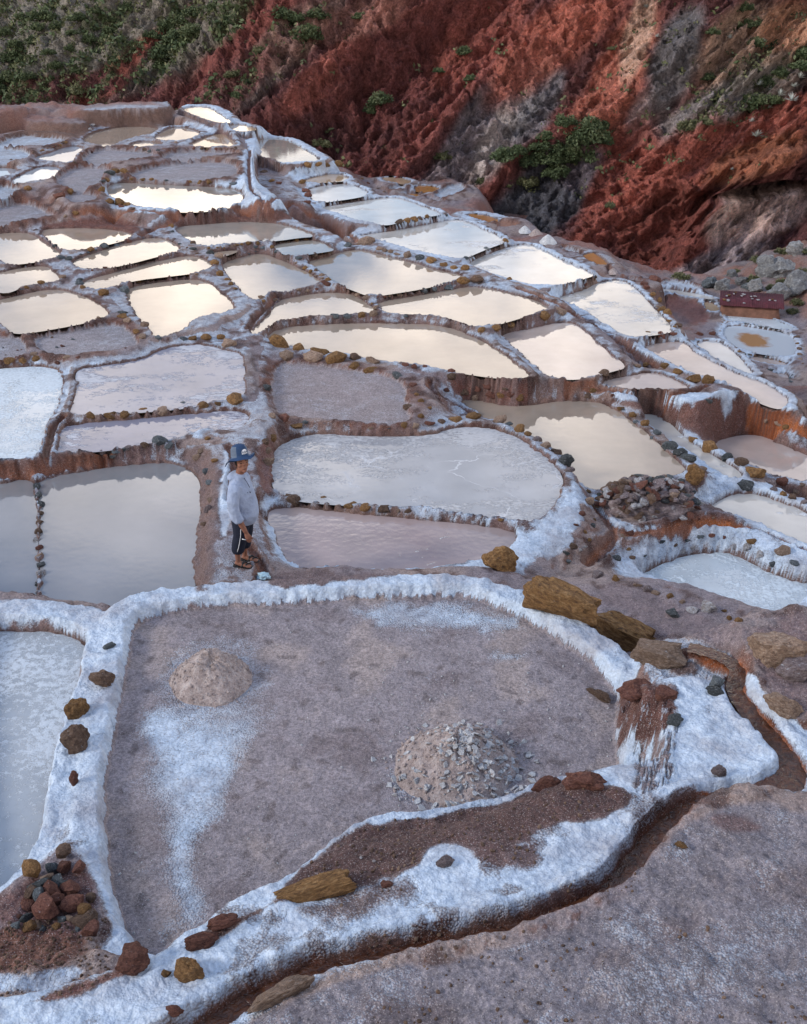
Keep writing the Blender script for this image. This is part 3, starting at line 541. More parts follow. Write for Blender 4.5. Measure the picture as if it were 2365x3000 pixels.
# rim relief
nearpan = DMIN < 0
rel = 0.034 * fbm(GX * 1.6, GY * 1.6, 4) + 0.026 * fbm(GX * 6, GY * 6, 3)
far = np.clip((GY - 16) / 20, 0, 1)
rel = rel * (1 + 0.4 * far)
lump = np.maximum(0, perlin(GX * 3.1 + 40, GY * 3.1) - 0.12) * 0.07            # buried stones and lumps
T = T + np.where(nearpan, 0, 1) * (rel + lump * (1 - SALT0 * .6)) * sst(-.02, .15, DMIN)
away = sst(.6, 2.5, DMIN)
T = T + away * (0.35 * fbm(GX * .5, GY * .5, 4) + 0.10 * ridged(GX * 1.3, GY * 1.3, 3)) * np.where(GY > 22, 1.0, 0.35)
# edge of each pan
H = T.copy()
for n, k in enumerate(pid):
    m = IMIN == n
    d = DMIN[m]; z = ZW[k]; dry = PANS[k][2].startswith('dry')
    px, py = GX[m], GY[m]
    Tm = T[m]
    if not dry: Tm = np.where(d < .2, np.maximum(Tm, z + .03), Tm)
    zin = z + (0.012 * fbm(px * 2.5, py * 2.5, 4) + 0.004 * perlin(px * 14, py * 14) if dry else -0.09 + 0 * d)
    e = 0.05 + 0.30 * np.clip(Tm - z, 0, 1.2)
    s = sst(0, 1, np.clip((d + 0.02) / e, 0, 1))
    if dry: s = np.where(d < 0.0, 0, s)
    low = zin if dry else z - 0.09
    H[m] = np.where(d < -0.02, zin, low + (Tm - low) * s)

def col_of(x, y): return np.clip((x / y + A_MAX) / (2 * A_MAX) * (NC - 1), 0, NC - 1.001)
def row_of(y):
    i = np.clip(np.searchsorted(dd, y) - 1, 0, NR - 2)
    return i + (y - dd[i]) / (dd[i + 1] - dd[i])
def ground_z(x, y, A=None):
    A = H if A is None else A
    c = col_of(x, y); r = np.clip(row_of(np.asarray(y)), 0, NR - 1.001)
    i = r.astype(int) if hasattr(r, 'astype') else int(r); j = np.asarray(c).astype(int)
    fr = r - i; fc = c - j
    return (A[i, j] * (1 - fc) + A[i, j + 1] * fc) * (1 - fr) + (A[i + 1, j] * (1 - fc) + A[i + 1, j + 1] * fc) * fr
def hit(t, x, y):
    """first ground point on the sight line of a picture point"""
    u, v = nat(t, x, y)
    rx, ry, rz = ray(u, v)
    a = rx / ry
    j = float(np.clip((a + A_MAX) / (2 * A_MAX) * (NC - 1), 0, NC - 1.001)); j0 = int(j); f = j - j0
    prof = H[:, j0] * (1 - f) + H[:, j0 + 1] * f
    zr = CAM_Z + dd * rz / ry
    q = np.nonzero(prof >= zr)[0]
    i = int(q[0]) if len(q) else NR - 1
    if i > 0 and len(q):
        g0 = zr[i - 1] - prof[i - 1]; g1 = prof[i] - zr[i]
        y_ = dd[i - 1] + (dd[i] - dd[i - 1]) * g0 / max(g0 + g1, 1e-9)
    else: y_ = dd[i]
    return np.array([a * y_, y_, float(ground_z(a * y_, y_))])
def grid_normals_z(X, Y, Z):
    P = np.stack([X, Y, Z], -1)
    n = np.cross(np.gradient(P, axis=1), np.gradient(P, axis=0))
    return np.abs(n[..., 2]) / (np.linalg.norm(n, axis=-1) + 1e-12)
# ------------------------------------------------------------------ channels: the brine stream in front and the small grooves on the rims
STREAM = [(11, 860, 468, 5.59, .045), (11, 1000, 505, 5.59, .045), (11, 1130, 560, 5.59, .04), (11, 1212, 640, 5.59, .04), (11, 1205, 780, 5.59, .05),
          (11, 1290, 930, 5.60, .05), (11, 1440, 1105, 5.60, .05), (11, 1565, 1245, 5.60, .05), (11, 1600, 1390, 5.60, .08), (8, 1610, 795, 5.60, .10),
          (8, 1530, 815, 5.60, .08), (8, 1400, 838, 5.60, .07), (8, 1260, 885, 5.60, .07), (8, 1150, 972, 5.60, .07), (8, 1062, 1080, 5.60, .065),
          (8, 975, 1190, 5.60, .06), (8, 850, 1262, 5.60, .06), (8, 640, 1342, 5.60, .06), (8, 400, 1402, 5.60, .055), (8, 150, 1448, 5.60, .055), (8, 0, 1478, 5.60, .055),
          (7, 1250, 1512, 5.60, .06), (7, 1130, 1555, 5.60, .06), (7, 1000, 1618, 5.60, .065), (7, 850, 1705, 5.60, .07), (7, 700, 1800, 5.60, .07), (7, 500, 1900, 5.60, .07)]
def curve(pts, per=8):
    """Catmull-Rom through rows of numbers"""
    P = np.array(pts, float); P = np.vstack([2 * P[0] - P[1], P, 2 * P[-1] - P[-2]])
    out = []
    for i in range(1, len(P) - 2):
        for t in np.linspace(0, 1, per, endpoint=False):
            a, b, c, d = P[i - 1], P[i], P[i + 1], P[i + 2]
            out.append(0.5 * (2 * b + (c - a) * t + (2 * a - 5 * b + 4 * c - d) * t * t + (3 * b - a - 3 * c + d) * t ** 3))
    out.append(P[-2])
    return np.array(out)
st = curve([(*on_plane(*nat(t, x, y), h), CAM_Z - h, w) for t, x, y, h, w in STREAM], 6)
RUST = np.zeros(GX.shape); WETCH = np.zeros(GX.shape)
def near_line(line, R):
    x0, y0 = line[:, :2].min(0) - R; x1, y1 = line[:, :2].max(0) + R
    i0, i1 = np.searchsorted(dd, [y0, y1]); m = np.zeros(GX.shape, bool)
    m[i0:i1] = (GX[i0:i1] > x0) & (GX[i0:i1] < x1)
    px, py = GX[m], GY[m]
    best = np.full(px.shape, 1e9); idx = np.zeros(px.shape, int)
    for i in range(len(line) - 1):
        a, b = line[i, :2], line[i + 1, :2]; e = b - a
        t = np.clip(((px - a[0]) * e[0] + (py - a[1]) * e[1]) / (e @ e + 1e-12), 0, 1)
        q = (px - a[0] - t * e[0]) ** 2 + (py - a[1] - t * e[1]) ** 2
        k = q < best; best = np.where(k, q, best); idx = np.where(k, i, idx)
    return m, np.sqrt(best), idx
m, d, idx = near_line(st, 0.5)
zc = st[idx, 2]; wc = st[idx, 3]
d = d + 0.02 * perlin(GX[m] * 7, GY[m] * 7)
bed = zc - 0.06
s = sst(0, 1, np.clip((d - wc) / 0.075, 0, 1))
Hm = H[m]; lip = 0.035 * np.exp(-((d - wc - 0.11) / 0.06) ** 2)
H[m] = np.where(d < wc + 0.4, np.where(d < wc, bed, bed + (Hm + lip - bed) * s), Hm)
RUST[m] = np.maximum(RUST[m], sst(wc + 0.05, wc + 0.015, d)); WETCH[m] = np.maximum(WETCH[m], sst(wc + 0.055, wc + 0.01, d))
GROOVES = [(3, [(-120, 300), (0, 345), (120, 395), (250, 470), (400, 560), (560, 650), (680, 740), (770, 790)], .07, .10),
           (1, [(1562, 400), (1558, 480), (1556, 560), (1570, 640), (1600, 690)], .07, .08),
           (2, [(110, 585), (180, 620), (300, 650), (420, 680), (500, 720), (560, 790), (640, 830), (740, 860)], .07, .08),
           (6, [(560, 985), (670, 970), (800, 945), (930, 910), (1060, 893), (1200, 905), (1400, 962), (1560, 1028), (1720, 1098), (1850, 1160)], .055, .08),
           (6, [(385, 830), (470, 930), (500, 1000), (430, 1080), (335, 1180)], .06, .07),
           (5, [(1085, 345), (1085, 390), (1135, 445), (1220, 495), (1350, 555)], .05, .08),
           (3, [(200, 940), (330, 908), (450, 932), (600, 962), (900, 968), (1050, 938), (1200, 912)], .05, .07),
           (4, [(400, 575), (335, 640), (305, 740), (292, 830)], .05, .07),
           (2, [(225, 1212), (175, 1290), (105, 1345), (55, 1420)], .06, .08),
           (3, [(1350, 1065), (1500, 1140), (1700, 1205)], .06, .09),
           (4, [(0, 893), (200, 897), (400, 872), (560, 832), (690, 800)], .05, .07),
           (1, [(1080, 820), (1040, 870), (960, 905), (880, 935)], .09, .08),
           (1, [(470, 800), (650, 795), (850, 780), (1060, 805), (1300, 800), (1500, 780), (1700, 765)], .08, .06),
           (4, [(1430, 770), (1470, 850), (1450, 960), (1440, 1100)], .05, .05),
           (12, [(640, 1600), (760, 1800), (860, 2000), (900, 2140)], .05, .05)]
for t, pts, w, dep in GROOVES:
    ln = curve([hit(t, x, y) for x, y in pts], 5)
    m, d, idx = near_line(ln, 0.6)
    d = d + 0.02 * perlin(GX[m] * 6, GY[m] * 6)
    H[m] = H[m] - dep * sst(w * 1.5, w * 0.4, d) + 0.04 * np.exp(-((d - w * 2) / (w * .7)) ** 2)
    RUST[m] = np.maximum(RUST[m], 0.75 * sst(w * 1.2, w * 0.5, d))

# crumbling faces of the earth banks
n_ = grid_normals_z(GX, GY, H)
crag = sst(.90, .60, n_) * sst(.0, .08, DMIN)
H += crag * (0.055 * fbm(GX * 3.0, GY * 3.0, 4) + 0.030 * perlin(GX * 13, GY * 13)) * np.clip(GY / 14, .5, 1.0)
# cauliflower growth of salt in front, drips on the mound
fore = sst(13, 10, GY) * sst(0.0, 0.06, DMIN) * sst(.55, .85, SALT0)
H += fore * (0.022 * np.abs(perlin(GX * 6, GY * 6)) + 0.008 * np.abs(perlin(GX * 19 + 9, GY * 19)))
H += sst(13, 9, GY) * sst(0.02, 0.2, DMIN) * (1 - sst(.55, .85, SALT0)) * (0.026 * fbm(GX * 11, GY * 11, 3) + 0.04 * fbm(GX * 3.5, GY * 3.5, 3))

# ------------------------------------------------------------------ normals, picture position of each vertex, colours
def grid_normals(X, Y, Z):
    P = np.stack([X, Y, Z], -1)
    du = np.gradient(P, axis=1); dv = np.gradient(P, axis=0)
    n = np.cross(du, dv); n /= np.linalg.norm(n, axis=-1, keepdims=True) + 1e-12
    n[n[..., 2] < 0] *= -1
    return n
NRM = grid_normals(GX, GY, H)
nz = NRM[..., 2]
PU, PV = project(GX, GY, H)
n1 = fbm(GX * .55, GY * .55, 4); n2 = fbm(GX * 2.6, GY * 2.6, 4); n3 = fbm(GX * 1.1 + 50, GY * 1.1, 3)
def C3(*c): return np.array(c)[None, None, :]
def cmix(a, b, t): return a + (b - a) * t[..., None]
dryrim = np.zeros(GX.shape)
for n, k in enumerate(pid):
    if PANS[k][2].startswith('dry') and k != 'C1':
        m = IMIN == n; dryrim[m] = sst(-.03, .03, DMIN[m]) * sst(.42, .20, DMIN[m]) * sst(-.35, .15, n3[m] + .5 * n2[m])
crust = cmix(C3(.24, .20, .215) + np.zeros((NR, NC, 1)), C3(.33, .25, .22), sst(-.3, .4, n1))
earth = cmix(C3(.17, .070, .046) + np.zeros((NR, NC, 1)), C3(.075, .036, .030), sst(-.25, .35, n2))
steep = sst(.86, .62, nz)
patch = sst(.08, .40, n2 + .5 * n3)
TINT = cmix(crust, earth, np.clip(steep * .9 * (1 - .55 * SALT0) + patch * .75 + .8 * dryrim, 0, 1))
SALT = SALT0 * sst(-.1, .45, nz + .3 * n2) * (1.0 - .72 * patch * (1 - SALT0 * .55)) + .10 * n3
drip = sst(.05, .35, perlin(GX * 9, GY * 2.2 + H * .6)) * steep
SALT = SALT * (1 - (.40 - .34 * sst(.6, 1.0, SALT0)) * steep) + .30 * drip * SALT0 * sst(11, 15, GY)
SALT = SALT * (1 - .45 * dryrim)
WET = np.zeros(GX.shape)
for n, k in enumerate(pid):
    m = IMIN == n
    ty = PANS[k][2]; d = DMIN[m]; ins = d < 0.01
    if ty.startswith('dry'):
        fl = {'dry': (.315, .285, .30), 'dry_white': (.40, .38, .39), 'dry_pink': (.33, .275, .275), 'dry_brown': (.30, .15, .10), 'dry_fore': (.295, .255, .268)}[ty]
        fs = {'dry': .34, 'dry_white': .55, 'dry_pink': .34, 'dry_brown': .15, 'dry_fore': .20}[ty]
        t_ = TINT[m]; t_[ins] = np.array(fl) * (1 + .18 * n1[m][ins] + .12 * n2[m][ins])[:, None]; TINT[m] = t_
        s_ = SALT[m]; s_[ins] = fs + .14 * n3[m][ins] + .10 * n2[m][ins]; SALT[m] = s_
    else:
        w_ = WET[m]; hgt = H[m] - ZW[k]
        w_[:] = np.maximum(w_, sst(.05, .005, hgt) * sst(.35, .1, d)); WET[m] = w_
        s_ = SALT[m]; s_ *= 1 - .75 * sst(.045, .01, hgt); SALT[m] = s_

def zone(t, pts, feather=14, wobble=18, wscale=.02):
    P = chaikin([nat(t, x, y) for x, y in pts], 1)
    x0, y0 = P.min(0) - 80; x1, y1 = P.max(0) + 80
    m = (PU > x0) & (PU < x1) & (PV > y0) & (PV < y1)
    d, ins = seg_dist(PU[m], PV[m], P)
    d = np.where(ins, -d, d) + wobble * fbm(GX[m] * 3 + 7, GY[m] * 3, 4) * 2
    out = np.zeros(GX.shape); out[m] = sst(feather, -feather, d)
    return out
def paint(t, pts, col=None, salt=None, amt=1.0, feather=14, wobble=18, only=None):
    global TINT, SALT
    z = zone(t, pts, feather, wobble) * amt
    if only is not None: z = z * only
    if col is not None: TINT = cmix(TINT, C3(*col) * (1 + .25 * n2[..., None]), z)
    if salt is not None: SALT = lerp(SALT, salt, z)
RED, DARKRED, BROWN = (.135, .056, .042), (.105, .058, .052), (.145, .082, .062)
fl1 = (np.isin(IMIN, [pid.index('C1')]) & (DMIN < .02)).astype(float)
paint(7, [(540, 480), (700, 440), (1060, 430), (1030, 560), (940, 650), (930, 740), (865, 830), (855, 900), (790, 960), (730, 1070), (765, 1160), (810, 1240), (765, 1300), (650, 1390), (580, 1440), (570, 1350), (690, 1270), (630, 1130), (640, 1000), (580, 880), (520, 700), (520, 580)], None, .50, 1, 60, 18, fl1)
paint(7, [(560, 480), (1000, 480), (920, 650), (900, 740), (830, 880), (760, 970), (700, 1080), (740, 1170), (790, 1240), (740, 1290), (690, 1240), (680, 1000), (640, 800), (580, 640)], None, .66, .95, 34, 16, fl1)
paint(7, [(560, 430), (660, 230), (900, 190), (1060, 300), (1060, 440), (900, 540), (700, 540)], None, .46, .9, 60, 24, fl1)
paint(8, [(-60, 120), (0, 100), (200, 82), (420, 84), (640, 185), (560, 195), (450, 185), (350, 198), (190, 188), (60, 170)], None, .60, 1, 30, 14, fl1)
paint(8, [(60, 740), (300, 830), (560, 810), (620, 700), (560, 850), (400, 880), (150, 860)], None, .48, 1, 50, 16, fl1)
paint(8, [(480, 270), (640, 270), (600, 330), (500, 320)], None, .55, .8, 25, 16, fl1)
paint(7, [(440, 900), (560, 900), (560, 1200), (620, 1400), (560, 1440), (470, 1250)], (.24, .20, .20), .18, .8, 30, 16, fl1)
fn = fbm(GX * 1.4 + 3, GY * 1.4, 5) ; fp = perlin(GX * 7, GY * 7 + 5)
TINT = cmix(TINT, C3(.20, .16, .165), fl1 * .8 * sst(.10, .45, fn)); TINT = cmix(TINT, C3(.40, .325, .30), fl1 * .7 * sst(.05, .4, -fn)); TINT = cmix(TINT, C3(.15, .12, .12), fl1 * .7 * sst(.42, .62, fp))
SALT = SALT + fl1 * .10 * fbm(GX * 3, GY * 3 + 9, 4)
paint(7, [(460, 480), (530, 440), (520, 700), (570, 900), (610, 1100), (590, 1350), (540, 1380), (500, 1200), (470, 900), (455, 700)], None, .36, .8, 50, 20, fl1)
SOIL = [(730, 1405), (800, 1352), (900, 1312), (1000, 1264), (1060, 1202), (1200, 1092), (1310, 1002), (1400, 942), (1600, 908), (1840, 882), (1970, 846), (2100, 786), (2230, 770), (2380, 800), (2430, 850), (2300, 930), (2100, 950), (2010, 1000), (1950, 1050), (1720, 1000), (1640, 1040), (1560, 1120), (1350, 1190), (1200, 1240), (1080, 1250), (900, 1325), (800, 1398), (740, 1432)]
paint(7, SOIL, DARKRED, .0, 1, 12, 14)
paint(7, [(1100, 1250), (1350, 1200), (1560, 1130), (1640, 1200), (1500, 1260), (1350, 1310), (1180, 1300)], (.16, .12, .12), .22, .8, 26, 20)
paint(8, [(380, 960), (560, 980), (700, 1060), (660, 1130), (520, 1100), (420, 1040)], (.14, .085, .08), .15, .8, 30, 24)
paint(7, [(-60, 1310), (200, 1330), (350, 1370), (310, 1450), (100, 1490), (-60, 1510)], (.17, .078, .055), .02, 1, 14, 20)
paint(7, [(100, 1610), (300, 1560), (520, 1450), (560, 1450), (520, 1520), (300, 1600), (150, 1640)], (.17, .075, .06), .08, 1, 14, 16)
paint(7, [(-60, 1520), (150, 1520), (330, 1490), (250, 1560), (-60, 1600)], None, .75, .8, 14, 16)
paint(7, [(-60, 1230), (60, 1180), (300, 1080), (380, 1200), (380, 1360), (200, 1370), (-60, 1330)], (.15, .07, .06), .15, .85, 14, 16)
paint(8, [(-500, 1720), (0, 1500), (300, 1480), (500, 1430), (700, 1370), (900, 1275), (1000, 1215), (1085, 1090), (1180, 1000), (1300, 905), (1450, 860), (1600, 870), (1708, 900), (2000, 900), (2300, 1900), (-500, 1900)], (.235, .207, .224), .31, 1, 10, 10)
bk = zone(8, [(-500, 1720), (0, 1500), (300, 1480), (500, 1430), (700, 1370), (900, 1275), (1000, 1215), (1085, 1090), (1180, 1000), (1300, 905), (1450, 860), (1600, 870), (1708, 900), (2000, 900), (2300, 1900), (-500, 1900)], 10, 10)
SALT = SALT + bk * (.26 * fbm(GX * 1.7 + 4, GY * 1.7, 5) + .12 * fbm(GX * 6, GY * 6, 3)); TINT = cmix(TINT, C3(.15, .11, .11), bk * .6 * sst(.1, .4, fbm(GX * 1.1 + 31, GY * 1.1, 4)))
paint(8, [(1320, 900), (1460, 910), (1560, 960), (1400, 980)], (.17, .09, .08), .2, .7, 14, 16)
paint(8, [(1000, 1500), (1300, 1350), (1708, 1250), (1708, 1500), (1300, 1650), (900, 1750)], None, .40, .5, 90, 60)
paint(11, [(360, 790), (420, 750), (600, 745), (790, 790), (770, 900), (700, 1050), (640, 1150), (500, 1150), (430, 1080), (370, 1060)], (.12, .055, .045), .08, 1, 8, 26)
paint(11, [(480, 1150), (640, 1130), (780, 1000), (820, 1120), (740, 1300), (700, 1490), (470, 1500), (460, 1300)], (.30, .22, .21), .42, 1, 14, 26)
stk = zone(11, [(360, 850), (520, 830), (700, 860), (820, 1000), (790, 1200), (720, 1480), (470, 1500), (440, 1250), (370, 1050)], 12, 22)
str_ = perlin(PU * .07 + .01 * PV, PV * .012) + .8 * perlin(PU * .18 + 9, PV * .03) + .6 * fbm(GX * 9, GY * 9, 2)
SALT = SALT + stk * (.40 * sst(.0, .5, str_) - .04) ; TINT = cmix(TINT, C3(.085, .045, .04), stk * .45 * sst(.05, .4, -str_)); H += stk * .03 * str_
paint(11, [(200, 40), (500, 60), (700, 130), (1000, 260), (1310, 350), (1260, 470), (1150, 520), (900, 410), (640, 350), (600, 330), (250, 170)], (.215, .165, .17), .10, 1, 14, 16)
paint(11, [(1300, 340), (1500, 280), (1760, 200), (1900, 800), (1700, 1000), (1500, 880), (1350, 650)], (.20, .14, .14), .22, 1, 14, 18)
paint(11, [(1220, 680), (1300, 640), (1420, 830), (1640, 990), (1708, 1180), (1580, 1100), (1440, 980), (1300, 860)], None, .95, 1, 10, 10)
paint(6, [(500, 150), (800, 175), (960, 150), (1150, 120), (1290, 150), (1340, 250), (1310, 370), (1110, 430), (900, 300), (820, 250), (640, 210)], RED, .22, .9, 8, 8)
paint(6, [(480, 95), (700, 110), (950, 122), (1180, 82), (1270, 90), (1290, 150), (1150, 135), (960, 170), (700, 160), (500, 150)], None, .82, 1, 6, 8)
paint(6, [(870, 150), (940, 150), (930, 230), (890, 240)], None, .62, .9, 6, 8)
paint(6, [(1160, 100), (1240, 95), (1235, 220), (1200, 260), (1170, 190)], None, .70, .9, 6, 8)
paint(6, [(960, 170), (1010, 160), (1000, 215), (975, 210)], None, .55, .9, 6, 8)
paint(3, [(1060, 250), (1200, 160), (1400, 80), (1560, 0), (1780, -60), (1780, 470), (1640, 470), (1560, 450), (1540, 400), (1200, 330)], (.13, .125, .075), .0, .9, 10, 14)
paint(6, [(1130, 430), (1300, 360), (1420, 330), (1560, 400), (1720, 470), (1720, 500), (1400, 370)], (.2, .10, .085), .25, .8, 8, 8)
steepm = sst(.93, .75, nz)
paint(1, [(-60, 60), (600, 60), (1100, 60), (1090, 200), (1000, 280), (560, 340), (-60, 340)], (.13, .072, .055), .06, 1, 8, 8, steepm)
paint(1, [(-60, 160), (130, 150), (130, 290), (-60, 310)], BROWN, .0, 1, 5, 6)
paint(1, [(150, 225), (330, 225), (560, 240), (520, 330), (380, 330), (150, 310)], BROWN, .05, 1, 5, 6)
paint(1, [(380, 160), (700, 158), (1050, 150), (1040, 240), (950, 265), (720, 255), (560, 230), (380, 195)], BROWN, .04, 1, 5, 6)
paint(1, [(-60, 160), (0, 140), (200, 118), (600, 115), (1040, 92), (1070, 140), (700, 152), (380, 155), (200, 160)], (.33, .27, .27), .52, 1, 5, 6)
paint(2, [(-420, 745), (0, 695), (250, 668), (360, 725), (220, 745), (0, 742), (-420, 775)], RED, .08, 1, 5, 5)
paint(1, [(230, 885), (500, 830), (700, 812), (880, 880), (855, 935), (700, 902), (400, 892)], (.15, .06, .045), .12, 1, 5, 6)
paint(3, [(800, 365), (1050, 385), (1115, 530), (900, 535), (830, 450)], (.25, .11, .09), .05, 1, 6, 8)
paint(5, [(1190, 330), (1400, 360), (1720, 410), (1720, 480), (1400, 470), (1240, 440)], (.19, .075, .055), .12, 1, 6, 8)
paint(4, [(1130, 800), (1280, 760), (1370, 900), (1360, 1200), (1330, 1650), (1200, 1690), (1190, 1480), (1230, 1100), (1230, 950)], (.17, .11, .10), .20, .85, 10, 14)
paint(4, [(1400, 800), (1440, 800), (1430, 1200), (1400, 1350), (1370, 1200)], None, .85, .9, 10, 10)
paint(4, [(1620, 760), (1708, 700), (1708, 1080), (1640, 1050), (1610, 900)], (.19, .085, .07), .15, .8, 10, 12)
paint(5, [(90, 1560), (300, 1530), (700, 1560), (900, 1570), (700, 1600), (250, 1640), (60, 1640)], (.17, .12, .12), .15, .9, 8, 10)
paint(6, [(480, 1170), (600, 1060), (720, 1000), (1000, 925), (1150, 905), (1400, 975), (1720, 1130), (1720, 1290), (1500, 1240), (1320, 1150), (1220, 1095), (1100, 1090), (900, 1130), (760, 1200), (620, 1280)], (.22, .14, .125), .66, .9, 12, 14)
paint(6, [(-60, 1000), (60, 900), (200, 780), (260, 640), (310, 660), (320, 800), (260, 1000), (120, 1160), (0, 1160)], None, .72, .9, 12, 16)
paint(6, [(380, 720), (420, 850), (560, 930), (700, 960), (1000, 880), (1080, 840), (1110, 870), (900, 950), (640, 1000), (480, 940), (350, 780)], None, .85, 1, 8, 10)
paint(6, [(900, 740), (1000, 700), (1250, 660), (1260, 720), (1100, 820), (1040, 800)], None, .6, .9, 10, 14)
awayc = sst(.7, 1.8, DMIN) * sst(20, 26, GY)
TINT = cmix(TINT, cmix(C3(.26, .12, .09) + np.zeros((NR, NC, 1)), C3(.24, .19, .19), sst(-.2, .3, n1)), awayc * .85)
SALT = SALT * (1 - .8 * awayc)
TINT = cmix(TINT, C3(.27, .085, .030), RUST * (.85)); SALT = SALT * (1 - RUST)
up_ = sst(2020, 2080, PU) * sst(2420, 2340, PV); TINT = cmix(TINT, C3(.36, .105, .028), np.clip(RUST * 1.3, 0, 1) * up_)
TINT = cmix(TINT, C3(.10, .035, .022), WETCH * .9 * (1 - .6 * up_)); WET = np.maximum(WET, .5 * WETCH)
SALT = np.clip(SALT, 0, 1.05)

# ------------------------------------------------------------------ cut the terrain into ground, rims and floors
def sub_mesh(name, fmask, mat, parent=None, origin=(0, 0, 0)):
    fi, fj = np.nonzero(fmask)
    if not len(fi): return None
    q = np.stack([fi * NC + fj, fi * NC + fj + 1, (fi + 1) * NC + fj + 1, (fi + 1) * NC + fj], 1)
    u, inv = np.unique(q, return_inverse=True); inv = inv.reshape(-1, 4)
    me = bpy.data.meshes.new(name)
    nv, nf = len(u), len(q)
    co = np.stack([GX.ravel()[u] - origin[0], GY.ravel()[u] - origin[1], H.ravel()[u] - origin[2]], 1)
    me.vertices.add(nv); me.vertices.foreach_set('co', co.astype(np.float32).ravel())
    me.loops.add(nf * 4); me.loops.foreach_set('vertex_index', inv.astype(np.int32).ravel())
    me.polygons.add(nf); me.polygons.foreach_set('loop_start', np.arange(0, nf * 4, 4, dtype=np.int32))
    me.polygons.foreach_set('use_smooth', np.ones(nf, bool))
    me.update(calc_edges=True)
    a = me.attributes.new('tint', 'FLOAT_COLOR', 'POINT')
    tc = np.ones((nv, 4), np.float32); tc[:, :3] = np.clip(TINT.reshape(-1, 3)[u], .01, 1); a.data.foreach_set('color', tc.ravel())
    for nm, arr in (('salt', SALT), ('wet', WET)):
        a = me.attributes.new(nm, 'FLOAT', 'POINT'); a.data.foreach_set('value', arr.ravel()[u].astype(np.float32))
    me.normals_split_custom_set_from_vertices(NRM.reshape(-1, 3)[u].astype(np.float32))
    me.materials.append(mat)
    o = bpy.data.objects.new(name, me)
    return link(o, parent)

fd = DMIN[:-1, :-1]; fo = IMIN[:-1, :-1]; fa = np.abs(aa[None, :-1]) + 0 * fd; fD = dd[:-1, None] + 0 * fd
alim = np.interp(fD, [3, 6, 10, 16, 25, 90], [.60, .60, .56, .50, .45, .43])
keep = fa < alim
OFF = {}
ground_mask = keep.copy()
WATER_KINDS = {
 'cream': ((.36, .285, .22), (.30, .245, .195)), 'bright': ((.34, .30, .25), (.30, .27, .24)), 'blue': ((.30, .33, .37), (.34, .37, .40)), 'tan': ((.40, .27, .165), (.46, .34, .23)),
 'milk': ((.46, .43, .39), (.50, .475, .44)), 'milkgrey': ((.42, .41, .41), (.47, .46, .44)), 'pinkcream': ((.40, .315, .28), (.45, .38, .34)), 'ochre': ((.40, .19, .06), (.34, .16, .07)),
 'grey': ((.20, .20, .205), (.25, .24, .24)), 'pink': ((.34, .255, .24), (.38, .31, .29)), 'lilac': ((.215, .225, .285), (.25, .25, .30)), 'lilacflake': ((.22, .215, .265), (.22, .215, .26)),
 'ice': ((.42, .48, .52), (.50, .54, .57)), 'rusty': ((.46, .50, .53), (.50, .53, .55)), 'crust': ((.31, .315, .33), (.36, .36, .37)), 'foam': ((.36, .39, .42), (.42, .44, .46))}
WM = {}
for k, (a, b) in WATER_KINDS.items():
    kw = dict(ior=1.5)
    if k in ('cream', 'bright', 'blue', 'tan', 'pinkcream'): kw = dict(ior=1.95, rough=.02)
    if k == 'milk': kw = dict(ior=1.7, rough=.05, crust=.30, cscale=1.1, ccol=(.66, .66, .66), stretch=1.6, fine=.6)
    if k == 'milkgrey': kw = dict(ior=1.5, rough=.08)
    if k == 'ice': kw = dict(ior=1.45, rough=.10, crust=.55, cscale=2.2, ccol=(.60, .66, .70), fine=.9)
    if k == 'rusty': kw = dict(ior=1.45, rough=.10)
    if k == 'crust': kw = dict(ior=1.5, rough=.05, crust=.50, cscale=1.6, ccol=(.47, .465, .47), fine=.9, stretch=1.7, cracks=.8)
    if k == 'foam': kw = dict(ior=1.45, rough=.07, crust=.66, cscale=15.0, ccol=(.64, .69, .74), fine=.8)
    if k == 'lilac': kw = dict(ior=1.33, rough=.05, crust=.50, cscale=1.1, ccol=(.50, .50, .53), fine=.8, stretch=2.0)
    if k == 'lilacflake': kw = dict(ior=1.36, rough=.04, crust=.30, cscale=6, ccol=(.62, .62, .66), fine=.3, stretch=2.5)
    if k == 'pink': kw = dict(ior=1.55, rough=.04, ripple=.06, crust=.10, cscale=9, ccol=(.62, .60, .60), fine=.3)
    if k == 'grey': kw = dict(ior=1.95, rough=.05, tone=.9)
    WM[k] = mat_water('brine_' + k, a, b, **kw)
# rust stain of one pan
t = NT('brine_stained'); p = t.pos()
sx, sy = on_plane(*nat(3, 1370, 632), PANS['L17'][1])
vv = t.node('ShaderNodeVectorMath', {0: p, 1: (sx, sy, ZW['L17'])}, operation='SUBTRACT').outputs[0]
mp = t.node('ShaderNodeMapping', {'Vector': vv}); mp.inputs['Scale'].default_value = (1.35, .95, 1)
ln = t.node('ShaderNodeVectorMath', {0: mp.outputs[0]}, operation='LENGTH').outputs['Value']
k_ = t.math('SUBTRACT', 1.45, t.math('ADD', ln, t.noise(2.2, 5, .6, p)))
c_ = t.mix(t.math('MULTIPLY', k_, 3.0, clamp=True), (.44, .48, .52), (.34, .185, .09))
WM['rusty'] = t.set(Base_Color=c_, Roughness=.08, IOR=1.5)

